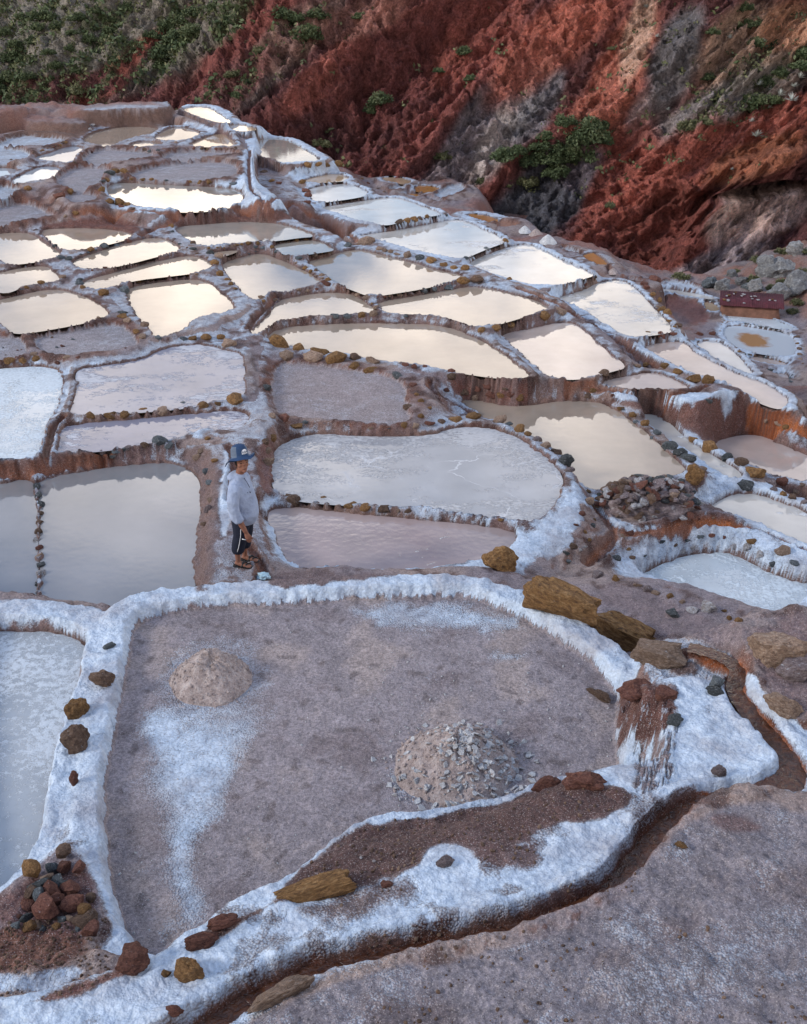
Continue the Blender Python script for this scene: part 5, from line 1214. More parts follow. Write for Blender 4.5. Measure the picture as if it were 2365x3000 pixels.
def px_size(t, w, p): 
    return w * TILES[t][2] / FPX * math.sqrt(p[0] ** 2 + p[1] ** 2 + (CAM_Z - p[2]) ** 2)
def pan_at(p):
    r = int(np.clip(row_of(np.array(p[1])), 0, NR - 1)); c = int(col_of(p[0], p[1]))
    n = IMIN[r, c]
    return pid[n] if n >= 0 else None
NSTONE = [0]
def stone(t, x, y, w, pal='o', parent=None, porg=None, hs=None, sink=.36, loc=None, lift=0, yaw=None, ratio=None):
    p = hit(t, x, y) if loc is None else loc
    W_ = px_size(t, w, p)
    if parent is None:
        k = pan_at(p)
        if k is None: k = min(pid, key=lambda q: np.abs(POLY[q] - p[:2]).sum(1).min())
        parent = PANROOT[k]; porg = parent.location
    i = NSTONE[0]; NSTONE[0] += 1
    o = bpy.data.objects.new('stone', rock_data(pal, i % 6)); link(o, parent)
    rr = random.Random(i * 31 + 5)
    sx = W_ * .5 * .98; sy = sx * (ratio if ratio else rr.uniform(.65, .95)); sx *= rr.uniform(.85, 1.18); sz = sx * (hs if hs else rr.uniform(.62, 1.05)); sink = sink + rr.uniform(-.08, .14)
    o.scale = (sx, sy, sz)
    o.rotation_euler = (rr.uniform(-.25, .25), rr.uniform(-.25, .25), rr.uniform(-.5, .5) + (3.14 if rr.random() < .5 else 0) if yaw is None else yaw)
    q = Vector(p) + Vector((0, sy * .5, sz * .75 * (1 - 2 * sink) + lift))
    o.location = q - Vector(porg)
    return o
S5 = [(230,1118,125,'b'),(345,1118,80,'p'),(428,1118,82,'o'),(508,1112,62,'g'),(590,1143,92,'o'),(690,1158,108,'o'),(810,1178,95,'b'),(893,1172,55,'p'),(950,1178,60,'b'),(1535,1230,60,'o'),
 (250,650,110,'o'),(305,620,42,'g'),(930,648,70,'o'),(1000,648,60,'p'),(1085,632,90,'r'),(1165,617,80,'b'),(1250,607,100,'o'),(1355,592,118,'o'),(1525,615,85,'p'),(1583,632,52,'g'),(1650,668,88,'o'),(1705,698,60,'o'),
 (70,800,90,'p'),(75,880,95,'p'),(105,725,80,'o'),(60,745,70,'b'),(140,142,150,'o'),(265,162,92,'o'),(395,188,150,'o'),(490,238,150,'o'),(350,228,125,'p'),(520,195,52,'b'),(615,270,92,'o'),(620,222,90,'b'),(720,296,112,'o'),(730,242,110,'p'),
 (185,220,118,'p'),(885,335,82,'k'),(990,275,55,'r'),(1060,268,40,'r'),(935,262,60,'r'),(1225,298,45,'r'),(1280,303,52,'p'),(945,530,82,'b'),(1005,445,40,'o'),(1030,485,52,'o'),(1085,530,42,'o'),(1030,585,46,'o'),(980,385,70,'r'),
 (1230,350,90,'b'),(1300,440,100,'b'),(1390,420,90,'r'),(1380,460,80,'p'),(1470,450,85,'r'),(1540,455,70,'o'),(1600,440,60,'r'),(1650,470,80,'o'),(1190,420,60,'r'),(1450,400,70,'r'),(1560,410,70,'b'),
 (60,405,80,'k'),(100,580,80,'p'),(170,600,80,'r')]
S4 = [(555,580,88,'o'),(685,580,108,'o'),(780,575,88,'o'),(885,566,92,'o'),(1015,552,118,'p'),(1140,527,102,'g'),(1265,517,88,'o'),(1365,507,55,'o'),(1470,497,128,'o'),(50,243,98,'o'),(140,237,60,'o'),(220,220,78,'o'),(360,252,50,'r'),
 (205,195,62,'p'),(1300,722,45,'o'),(1345,862,65,'o'),(1260,802,80,'p'),(1240,842,70,'p'),(720,807,62,'g'),(780,788,65,'g'),(700,837,70,'k'),(900,763,70,'b'),(1000,758,90,'g'),(1050,772,100,'g'),(1145,95,60,'g'),(1205,98,66,'o'),(1285,94,76,'o'),(1385,94,66,'o'),(1430,140,130,'p'),
 (1320,1105,60,'p'),(1310,1000,70,'g'),(1290,930,60,'g'),(1300,1170,60,'l'),(1280,1260,60,'b'),(455,98,28,'g'),(390,142,30,'r'),(355,148,26,'g'),(785,152,16,'r'),(110,165,14,'r'),(135,160,14,'r'),(35,195,14,'b'),(20,150,14,'k'),(325,85,24,'b'),(485,210,36,'r'),(415,215,46,'p')]
S1 = [(260,1243,50,'o'),(165,1268,40,'o'),(100,1288,50,'g'),(128,1277,40,'g'),(20,1308,52,'p'),(1345,1118,60,'o'),(1380,1193,60,'o'),(1415,1218,50,'o'),(1442,1248,42,'o'),(1472,1278,42,'o'),(760,1453,70,'o'),(795,1482,66,'p'),(850,1553,80,'o'),(890,1578,70,'p'),(905,1508,60,'p'),(940,1523,52,'g'),(965,1553,60,'g'),(985,1583,56,'g'),
 (640,1315,92,'o'),(760,1428,60,'k'),(775,1293,70,'g'),(1070,883,54,'o'),(1075,918,36,'g'),(690,738,60,'o'),(740,748,90,'o'),(800,753,60,'o'),(635,658,54,'o'),(640,608,44,'k'),(665,592,50,'o'),(680,553,62,'k'),(725,547,62,'o'),(780,547,52,'o'),(1250,610,44,'o'),(1310,612,54,'o'),(890,592,40,'o'),(820,590,30,'o'),(950,595,36,'o'),(1040,600,26,'g'),(1190,606,28,'o'),(1460,622,60,'g'),
 (575,255,52,'w'),(560,275,40,'w'),(940,418,44,'k'),(990,408,40,'k'),(910,405,36,'b'),(825,414,24,'l'),(1160,72,44,'w'),(1120,78,44,'o'),(520,1270,48,'o'),(495,1245,70,'g'),(390,1205,44,'p'),(500,1230,50,'k'),(380,1085,60,'g'),(430,1095,50,'k'),(640,1015,70,'g'),(560,1035,60,'o'),(740,1000,70,'g'),(800,985,60,'r'),(405,360,36,'o'),(330,390,30,'r'),(360,378,30,'r'),(270,410,26,'o'),(70,468,18,'b'),
 (430,670,80,'o'),(370,700,80,'r'),(170,655,50,'o'),(470,810,46,'o'),(410,825,36,'p'),(1100,360,26,'p'),(1205,1030,46,'k'),(1315,1055,60,'k'),(1370,1080,60,'p'),(1210,990,40,'b')]
S2 = [(15,893,36,'o'),(65,883,40,'b'),(115,884,40,'o'),(105,908,42,'g'),(155,910,55,'g'),(205,913,42,'o'),(235,938,46,'g'),(277,955,65,'g'),(370,978,60,'g'),(470,963,60,'b'),(515,948,36,'o'),(560,943,50,'b'),(680,903,52,'g'),(800,890,112,'p'),(880,925,52,'p'),(915,934,46,'p'),(950,943,42,'p'),(995,954,55,'p'),(1055,970,70,'p'),(1130,985,85,'k'),(1205,1005,80,'o'),(1280,1024,66,'o'),(1345,1042,76,'o'),(1412,1050,66,'o'),
 (1390,1135,95,'o'),(1480,1130,95,'b'),(1300,1160,100,'g'),(1215,1173,70,'g'),(1160,1178,60,'g'),(375,1178,40,'p'),(545,1145,80,'r'),(710,1170,66,'w'),(770,1338,65,'o'),(600,1348,60,'g'),(680,1343,60,'g'),(840,1334,60,'p'),(1045,1343,32,'g'),(1525,1430,70,'o'),(1605,1420,95,'o'),(1695,1400,82,'o'),(1000,758,60,'b'),(1055,748,60,'o'),(1100,738,52,'o'),(1135,728,40,'b'),(1175,718,42,'o'),
 (1480,944,56,'o'),(1295,708,36,'k'),(425,400,60,'o'),(490,400,60,'o'),(550,398,52,'o'),(612,393,76,'o'),(622,362,42,'o'),(155,438,60,'b'),(400,508,70,'o'),(200,498,52,'o'),(250,510,40,'r'),(430,590,60,'r'),(430,630,55,'r'),(420,560,50,'r'),(1420,975,50,'k'),(1550,920,40,'g'),(1670,868,50,'o'),(1690,1110,46,'o'),(230,1245,50,'p'),(140,1230,50,'p'),(150,1250,40,'o'),(560,1115,46,'o'),(520,1085,40,'p'),(480,1055,36,'b'),(860,1290,60,'p'),(800,1235,50,'p'),(740,1205,40,'p'),(310,885,40,'b'),(360,870,40,'o'),(270,875,36,'b'),(420,862,36,'o')]
S3 = [(55,498,112,'o'),(155,462,96,'p'),(705,790,46,'o'),(825,805,80,'o'),(905,846,92,'o'),(1000,895,92,'o'),(1100,905,100,'o'),(650,804,60,'p'),(375,950,70,'o'),(335,990,60,'b'),(495,985,42,'r'),(545,1070,60,'o'),(615,1115,66,'o'),(700,1170,62,'o'),(740,358,56,'o'),(780,390,52,'o'),(835,470,82,'o'),(800,448,52,'o'),(905,550,52,'b'),(720,610,62,'o'),(800,605,70,'r'),(870,605,60,'r'),
 (440,848,80,'b'),(325,864,52,'o'),(855,1315,96,'k'),(915,1356,96,'k'),(975,1392,96,'k'),(770,1220,62,'g'),(740,1250,50,'g'),(995,1265,70,'o'),(1095,1325,112,'o'),(1205,1370,86,'k'),(1290,1415,112,'b'),(1060,1443,62,'p'),(20,1262,66,'l'),(75,1304,82,'p'),(140,1344,74,'b'),(225,1455,62,'l'),(660,1535,96,'g'),(710,1532,52,'g'),(845,1502,52,'g'),(925,1525,60,'k'),(890,1545,52,'p'),
 (1330,1565,122,'k'),(1225,790,40,'b'),(1285,708,30,'o'),(1090,1025,60,'k'),(1460,1145,56,'p'),(1530,1165,60,'p'),(1580,1190,56,'o'),(640,1150,50,'g'),(380,245,36,'b'),(375,255,30,'o'),(690,290,60,'r'),(760,260,80,'r'),(700,310,50,'r'),(320,290,36,'r'),(1120,600,60,'r'),(1040,605,60,'r')]
S6 = [(1480,680,120,'l'),(1560,750,56,'o'),(1620,775,62,'b'),(1680,690,50,'p'),(1560,680,90,'r'),(1640,740,50,'p'),(1690,800,60,'l'),(1500,720,60,'l'),(1040,1010,64,'g'),(955,1035,52,'k'),(1110,1008,66,'r'),(1185,1018,52,'r'),(1370,1048,86,'o'),(1560,1125,112,'p'),(515,1155,62,'k'),(590,1095,42,'o'),(245,1078,82,'b'),(300,876,56,'r'),(345,808,82,'p'),(340,732,52,'o'),(370,946,46,'k'),(380,906,32,'o'),(320,986,36,'o'),(345,1036,36,'o'),
 (600,992,72,'r'),(560,1014,42,'p'),(545,1000,40,'p'),(400,1265,112,'l'),(510,1285,72,'o'),(850,1390,52,'o'),(930,1425,56,'p'),(720,1356,76,'l'),(870,1500,52,'g'),(1285,1540,56,'o'),(1225,1528,46,'o'),(800,1045,50,'k'),(880,1065,50,'b'),(930,1110,70,'w'),(990,1085,70,'w'),(1260,1085,60,'w'),(1340,1090,70,'w'),(1420,1130,60,'w'),(1500,1190,60,'k'),(1640,1180,60,'g'),(690,1130,50,'k'),(620,1150,50,'b'),(1000,1478,92,'w'),(1085,1482,62,'w'),(1190,1480,40,'o'),(650,1320,60,'p'),(760,1370,50,'p'),
 (210,1170,50,'g'),(200,1120,60,'k'),(290,1100,50,'w'),(320,1080,40,'w'),(260,940,40,'r')]
for t_, L in ((5, S5), (4, S4), (1, S1), (2, S2), (3, S3), (6, S6)):
    for x, y, w, pal in L: stone(t_, x, y, w, pal)
# small stones set close along dividing rims
ROWS = [(1, [(210, 895), (260, 945), (330, 1000), (430, 1055)], 11, 30, 'kbl'), (1, [(60, 1140), (180, 1120), (290, 1110)], 7, 30, 'lgp'), (1, [(480, 1065), (600, 1030), (760, 998)], 9, 36, 'gkl'), (1, [(560, 1165), (760, 1130), (960, 1080), (1140, 1045)], 14, 34, 'plr'),
        (1, [(830, 1240), (1000, 1205), (1150, 1195), (1260, 1180)], 10, 36, 'pog'), (1, [(350, 1505), (500, 1480), (670, 1450)], 8, 34, 'lgp'), (1, [(110, 1555), (250, 1545), (380, 1510)], 7, 36, 'gpl'), (1, [(1070, 950), (1110, 990), (1170, 1020), (1250, 1060), (1330, 1090)], 9, 40, 'bkl'), (1, [(1280, 1025), (1400, 1018), (1500, 1000), (1680, 985)], 12, 36, 'obp'),
        (2, [(-140, 905), (-60, 900), (0, 892)], 6, 36, 'obp'), (2, [(200, 868), (340, 855), (460, 850)], 8, 30, 'obp'), (2, [(850, 1222), (950, 1215), (1100, 1195)], 9, 36, 'plr'), (2, [(400, 1030), (470, 1075), (540, 1120)], 7, 34, 'plo'), (2, [(-20, 965), (60, 945), (130, 925)], 5, 30, 'bgp'), (2, [(300, 980), (360, 1005), (420, 1035)], 5, 32, 'plb'), (2, [(770, 1210), (830, 1265), (890, 1305)], 6, 34, 'plo'),
        (2, [(280, 1210), (420, 1180), (520, 1165)], 6, 34, 'lpr'), (2, [(760, 470), (800, 500), (880, 550), (930, 570)], 7, 30, 'orb'), (2, [(640, 430), (720, 470), (780, 490)], 5, 28, 'orp'), (3, [(730, 330), (850, 330), (960, 338), (1130, 388)], 26, 15, 'kgw'), (3, [(1210, 515), (1350, 535), (1500, 570), (1620, 592)], 26, 16, 'kgw'), (3, [(1320, 722), (1450, 745), (1580, 782)], 14, 22, 'kgo'),
        (3, [(1060, 382), (1120, 388), (1185, 420)], 8, 20, 'kgl'), (3, [(760, 410), (830, 500), (900, 570)], 7, 40, 'obp'), (3, [(1590, 890), (1605, 870), (1615, 850)], 5, 22, 'kgw'), (3, [(1640, 600), (1655, 680), (1665, 740), (1690, 800)], 10, 36, 'pbo'), (3, [(1190, 470), (1180, 520), (1165, 590)], 8, 26, 'pow'), (3, [(1420, 800), (1500, 830), (1640, 910)], 10, 40, 'kgl'), (3, [(500, 985), (560, 1070), (680, 1160)], 5, 40, 'plg'),
        (5, [(380, 615), (560, 640), (760, 655), (880, 650)], 8, 30, 'lkp'), (4, [(620, 815), (680, 808), (840, 775), (1090, 735)], 7, 50, 'bkl'), (6, [(1000, 905), (1120, 890), (1300, 925)], 4, 30, 'lrp'), (1, [(200, 425), (300, 395), (420, 360)], 9, 24, 'orb'), (1, [(660, 730), (720, 745), (800, 770), (870, 775)], 6, 44, 'orb'), (1, [(440, 505), (520, 440), (600, 400)], 6, 30, 'lbr'), (1, [(1100, 395), (1260, 398), (1400, 398), (1490, 395)], 10, 26, 'brl')]
for t_, pl, n, w, pals in ROWS:
    c_ = curve(pl, 10)
    if w > 26: n = max(3, int(n * .62))
    for i in range(n):
        q = c_[int((i + .5) / n * (len(c_) - 1))]
        stone(t_, q[0] + random.uniform(-4, 4), q[1] + random.uniform(-3, 4), w * random.uniform(.45, 1.25), random.choice(pals), sink=random.uniform(.34, .5))

# stone divider between two grey pans
p0 = hit(4, 235, 1340); divider = empty('stone_divider', p0)
tag(divider, 'upright row of flat grey-brown stones dividing two grey pans', 'stone divider')
for i, (x, y, w, pal) in enumerate([(222, 1010, 70, 'k'), (232, 1065, 66, 'k'), (243, 1120, 72, 'k'), (246, 1175, 62, 'b'), (244, 1225, 60, 'b'), (236, 1285, 70, 'b'), (226, 1335, 64, 'w'), (240, 1385, 60, 'r'), (240, 1440, 62, 'p'), (250, 1495, 76, 'k'), (250, 1550, 74, 'w'), (232, 1610, 62, 'k'), (236, 1665, 60, 'w'), (240, 1710, 56, 'g')]):
    px_, py_ = on_plane(*nat(4, x, y), PANS['B7'][1] - .05)
    o = stone(4, x, y, w * 1.05, pal, divider, p0, hs=1.0, sink=.35, loc=np.array([px_, py_, ZW['B7'] - .02]), yaw=random.uniform(1.2, 1.9), ratio=.75)

# ------------------------------------------------------------------ boulders
def boulder(t, x, y, w, pal, label, seed, hr=.6, dr=.7, yaw=0.0, tilt=(0, 0), sink=.22, cat='boulder', group=None, squash=.75, cuts=8, fn=hit, frost=None, name='boulder', slab=False):
    p = fn(t, x, y); p = np.array(p[0]) if isinstance(p, tuple) else p
    W_ = px_size(t, w, p)
    me = slab_mesh('slab_shape', seed) if slab else rock_mesh('boulder_shape', seed, 4, .34, cuts, 1.0); me.materials.append(M_STONE[pal])
    o = bpy.data.objects.new(name, me); link(o)
    o.scale = (W_ / 2 * 1.12, W_ / 2 * dr * 1.1, W_ / 2 * hr * 1.1)
    o.rotation_euler = (tilt[0], tilt[1], yaw)
    o.location = Vector(p) + Vector((0, W_ * .5 * dr * .5, W_ / 2 * hr * (1 - 2 * sink)))
    return tag(o, label, cat, group)
boulder(6, 195, 1490, 400, 'o', 'largest ochre boulder lying on the white foreground rim', 501, .44, .62, -.45, (0, .26), slab=True)
boulder(6, 545, 1672, 430, 'o', 'long ochre boulder lying just right of the largest one', 542, .36, .46, -.42, (0, .24), slab=True)
boulder(5, 1535, 1545, 205, 'o', 'rough round ochre boulder where the rims meet, right of rosy pan', 503, .80, .8)
boulder(3, 1385, 1490, 125, 'o', 'rounded yellow-ochre stone on the white corner by right edge', 504, .62, .8, -.2)
boulder(3, 990, 1520, 125, 'o', 'upright ochre block above the heap of broken stones', 505, .95, .7)
boulder(3, 205, 1415, 86, 'k', 'square olive-grey block on the rounded rim of the crusted pan', 506, .9, .9)
boulder(11, 650, 590, 310, 'p', 'flat tan rock at the head of the salt mound', 507, .40, .6, -.2, slab=True)
boulder(11, 1490, 570, 330, 'p', 'big brown-topped rock above the rusty channel at right', 508, .6, .7, -.1, slab=True)
boulder(11, 1540, 960, 240, 'p', 'rounded pinkish rock half buried in salt, right edge', 509, .6, .6, -.3, (0, .3))
boulder(11, 1640, 700, 220, 'l', 'grey salt-dusted rock between the two right edge rocks', 510, .5, .7, slab=True)
boulder(11, 1068, 770, 125, 'g', 'smooth grey stone beside the rusty channel', 511, .8, .8, .3, cat='stone', name='stone')
boulder(11, 1055, 815, 130, 'k', 'dark flat stone under the smooth grey one', 512, .4, .6, -.3, cat='stone', name='stone')
boulder(11, 235, 860, 190, 'b', 'long brown rock lying alone on the dry pan floor', 513, .35, .32, -.62, (0, .12), sink=.1, cat='rock', name='rock')
boulder(11, 760, 1030, 115, 'k', 'dark grey stone stuck in the salt mound face', 514, .7, .8, cat='stone', name='stone')
boulder(11, 1080, 1400, 85, 'l', 'small pink stone on the salt mound above the stream', 515, 1.0, .8, cat='stone', name='stone')
boulder(11, 690, 840, 170, 'r', 'salt-draped reddish lump on the earth pillar', 516, .5, .7, .3, sink=.36, cat='rock', name='rock')
boulder(11, 500, 825, 230, 'r', 'reddish earth cap of the eroded pillar', 517, .5, .8, .1, sink=.38, cat='rock', name='rock')
boulder(11, 1000, 225, 120, 'w', 'white and pink stone on the brown slope', 518, .7, .8, cat='stone', name='stone')
boulder(11, 750, 260, 90, 'k', 'small dark angular stone on the brown slope', 519, .6, .8, cat='stone', name='stone')
boulder(7, 395, 405, 92, 'b', 'topmost brown stone on the white left rim', 520, .62, .7, .1, cat='stone', name='stone')
boulder(7, 298, 525, 74, 'o', 'upright ochre stone second down the white left rim', 521, 1.25, .8, .4, cat='stone', name='stone')
boulder(7, 290, 665, 105, 'b', 'large dark brown stone embedded midway down the white rim', 522, 1.1, .8, .3, cat='stone', name='stone')
boulder(7, 285, 790, 36, 'r', 'thin reddish sliver of stone in the white rim', 523, 2.0, .8, .2, cat='stone', name='stone')
boulder(7, 418, 262, 44, 'g', 'small grey stone near the top of the white left rim', 524, .5, .8, cat='stone', name='stone')
boulder(7, 715, 1545, 108, 'o', 'ochre-brown stone on the white bank beside the stream', 525, .95, .7, -.3, cat='stone', name='stone')
boulder(7, 638, 1525, 34, 'o', 'tiny pale ochre pebble beside the ochre-brown stone', 526, .8, .8, cat='stone', name='stone')
boulder(7, 1215, 1215, 270, 'o', 'layered yellow ochre slab on the reddish soil', 527, .22, .34, .28, (0, -.20), slab=True)
boulder(7, 505, 1500, 120, 'r', 'dark red stone at the lowest corner of the dry pan', 528, .7, .8, cat='stone', name='stone')
boulder(7, 770, 1415, 110, 'r', 'broken red rock on the pan edge beside the stream bank', 529, .5, .5, .3, cat='rock', name='rock')
boulder(7, 870, 1340, 130, 'r', 'second broken red rock further along the pan edge', 530, .45, .45, .4, cat='rock', name='rock')
boulder(7, 670, 1670, 60, 'r', 'reddish stone on the lower white bank', 531, .6, .7, cat='stone', name='stone')
boulder(8, 700, 800, 110, 'r', 'reddish clod topping the soil strip, left of its peak', 532, .5, .6, sink=.42, cat='clod', name='clod')
boulder(8, 860, 800, 150, 'r', 'reddish clod at the peak of the soil strip', 533, .5, .6, -.2, sink=.44, cat='clod', name='clod')
boulder(8, 310, 1100, 60, 'l', 'pinkish stone on the speckled white bank', 534, .7, .8, cat='stone', name='stone')
boulder(8, 85, 1185, 46, 'r', 'small red stone on the white bank', 535, .6, .8, cat='stone', name='stone')
boulder(8, 1225, 1030, 40, 'o', 'small ochre stone on the grey bank beyond the stream', 536, .5, .8, cat='stone', name='stone')
boulder(7, 1080, 1600, 240, 'p', 'tan rock edge breaking out of the bank at the stream', 537, .34, .30, .55, sink=.45, cat='rock', name='rock')
GB = [(3, 1465, 240, 150, 'large grey boulder on the green slope at right'), (3, 1555, 235, 130, 'cracked grey boulder just right of the large one'), (3, 1650, 345, 165, 'grey boulder at right edge above the shed'), (3, 1395, 325, 90, 'pale grey boulder left of the shed roof'),
      (3, 1095, 310, 84, 'dark grey boulder at the left end of the rocky slope'), (3, 1185, 325, 86, 'grey boulder second from the left on the rocky slope'), (3, 1530, 390, 120, 'grey boulder behind the shed roof'), (3, 1300, 285, 60, 'small grey boulder in the middle of the rocky slope'),
      (3, 1240, 240, 60, 'small grey boulder high on the rocky slope'), (3, 1640, 100, 90, 'grey boulder at the top of the green slope'), (3, 1480, 235, 50, 'reddish stone between the grey boulders'), (3, 1330, 315, 50, 'small dark boulder left of the pale one')]
for i, (t_, x, y, w, lab) in enumerate(GB):
    boulder(t_, x, y, w * 1.15, 'r' if 'reddish' in lab else 'g' if 'dark' in lab else 'y', lab, 560 + i, .8, .8, random.uniform(-.5, .5), fn=any_hit, group='boulders on the rocky slope', sink=.2)

# ------------------------------------------------------------------ heaps of stones
c0 = hit(6, 740, 880); pile = empty('rubble_pile', c0)
tag(pile, 'heap of broken reddish stones at the corner of the great cream pan', 'stone heap')
rx_ = px_size(6, 315, c0); ry_ = rx_ * .62; hz_ = rx_ * .62
rr = random.Random(3)
cx_, cy_ = c0[0] + .0, c0[1] + ry_ * .75
bm = bmesh.new()
bmesh.ops.create_icosphere(bm, subdivisions=4, radius=1)
for v in bm.verts:
    k = 1 + .22 * mnoise.fractal(v.co * 4, 1.0, 2.0, 4)
    v.co = Vector((v.co.x * rx_ * .93 * k, v.co.y * ry_ * .93 * k, max(v.co.z, -.2) * hz_ * .80 * k))
o = bm_obj('core', bm, M_STONE['l'], pile); o.location = Vector((cx_, cy_, c0[2] - .03)) - Vector(c0)
for i in range(190):
    a = rr.uniform(0, 6.283); q = math.sqrt(rr.uniform(0, 1.05))
    x = cx_ + math.cos(a) * q * rx_; y = cy_ + math.sin(a) * q * ry_
    z = c0[2] + hz_ * .84 * math.sqrt(max(0, 1 - min(q, 1) ** 2)) * rr.uniform(.92, 1.04)
    s = rr.uniform(.045, .105) * (1.0 if q < .9 else .75)
    pal = rr.choice('rlllrbbplw' if i % 9 else 'wk')
    o = bpy.data.objects.new('stone', rock_data(pal, i % 6)); link(o, pile)
    o.scale = (s * rr.uniform(1, 1.6), s, s * rr.uniform(.6, .95)); o.rotation_euler = (rr.uniform(-.6, .6), rr.uniform(-.6, .6), rr.uniform(0, 6.28))
    o.location = Vector((x, y, z)) - Vector(c0)
c0 = hit(7, 220, 1350); pile = empty('stone_pile', c0)
tag(pile, 'jumbled pile of red and grey stones at the bottom left rim', 'stone pile')
for i, (x, y, w, pal, lift) in enumerate([(118, 1155, 92, 'o', .05), (238, 1085, 78, 'b', .06), (200, 1130, 62, 'g', .03), (250, 1130, 58, 'r', .03), (300, 1132, 64, 'r', .02), (180, 1180, 60, 'p', .05), (225, 1190, 56, 'g', .04), (130, 1205, 62, 'k', .03), (110, 1260, 72, 'r', 0), (175, 1300, 112, 'r', .03), (275, 1280, 104, 'r', .04), (270, 1225, 84, 'r', .06),
                                           (330, 1290, 64, 'o', .02), (345, 1240, 62, 'b', 0), (95, 1315, 60, 'k', 0), (240, 1315, 46, 'g', 0), (270, 1312, 36, 'p', 0), (320, 1325, 92, 'b', 0), (340, 1365, 78, 'r', 0), (110, 1350, 62, 'o', 0), (145, 1340, 42, 'p', 0), (215, 1342, 42, 'o', 0), (60, 1340, 40, 'g', 0), (200, 1230, 66, 'r', .06), (150, 1245, 56, 'g', .05), (300, 1348, 32, 'g', 0), (120, 1230, 56, 'b', .03), (220, 1262, 66, 'r', .06), (165, 1205, 50, 'k', .06), (250, 1200, 50, 'k', .05), (160, 1350, 30, 'g', 0), (70, 1300, 34, 'r', 0)]):
    stone(7, x, y, w, pal, pile, c0, hs=random.Random(i).uniform(.8, 1.1), lift=lift, yaw=random.Random(i).uniform(0, 6.28))

# ------------------------------------------------------------------ salt heaps
M_HEAP = {}
def heap_mat(name, c0_, c1_, c2_):
    t = NT(name); q = t.objco(); n1_ = t.noise(14, 6, .7, q); n2_ = t.noise(70, 4, .65, q); n0_ = t.noise(3.2, 4, .6, q)
    c = t.ramp(n1_, [(.3, c0_), (.52, c1_), (.74, c2_)])
    c = t.mix(1.0, c, t.ramp(n2_, [(.3, .62), (.7, 1.2)]), 'MULTIPLY'); c = t.mix(1.0, c, t.ramp(n0_, [(.3, .8), (.7, 1.15)]), 'MULTIPLY')
    return t.set(Base_Color=c, Roughness=.95, Normal=t.bump(t.math('ADD', n1_, t.math('MULTIPLY', n2_, .5)), .9, .035), Specular_IOR_Level=.2)
M_HEAP[0] = heap_mat('heap_salt_pink', (.30, .235, .215), (.45, .365, .335), (.58, .52, .49))
M_HEAP[1] = heap_mat('heap_salt_grey', (.27, .21, .195), (.42, .34, .315), (.56, .50, .48))
M_HEAP[2] = heap_mat('heap_salt_white', (.50, .50, .50), (.66, .66, .66), (.78, .78, .78))
M_CHIP = heap_mat('salt_chip', (.38, .37, .38), (.52, .52, .53), (.64, .65, .66))
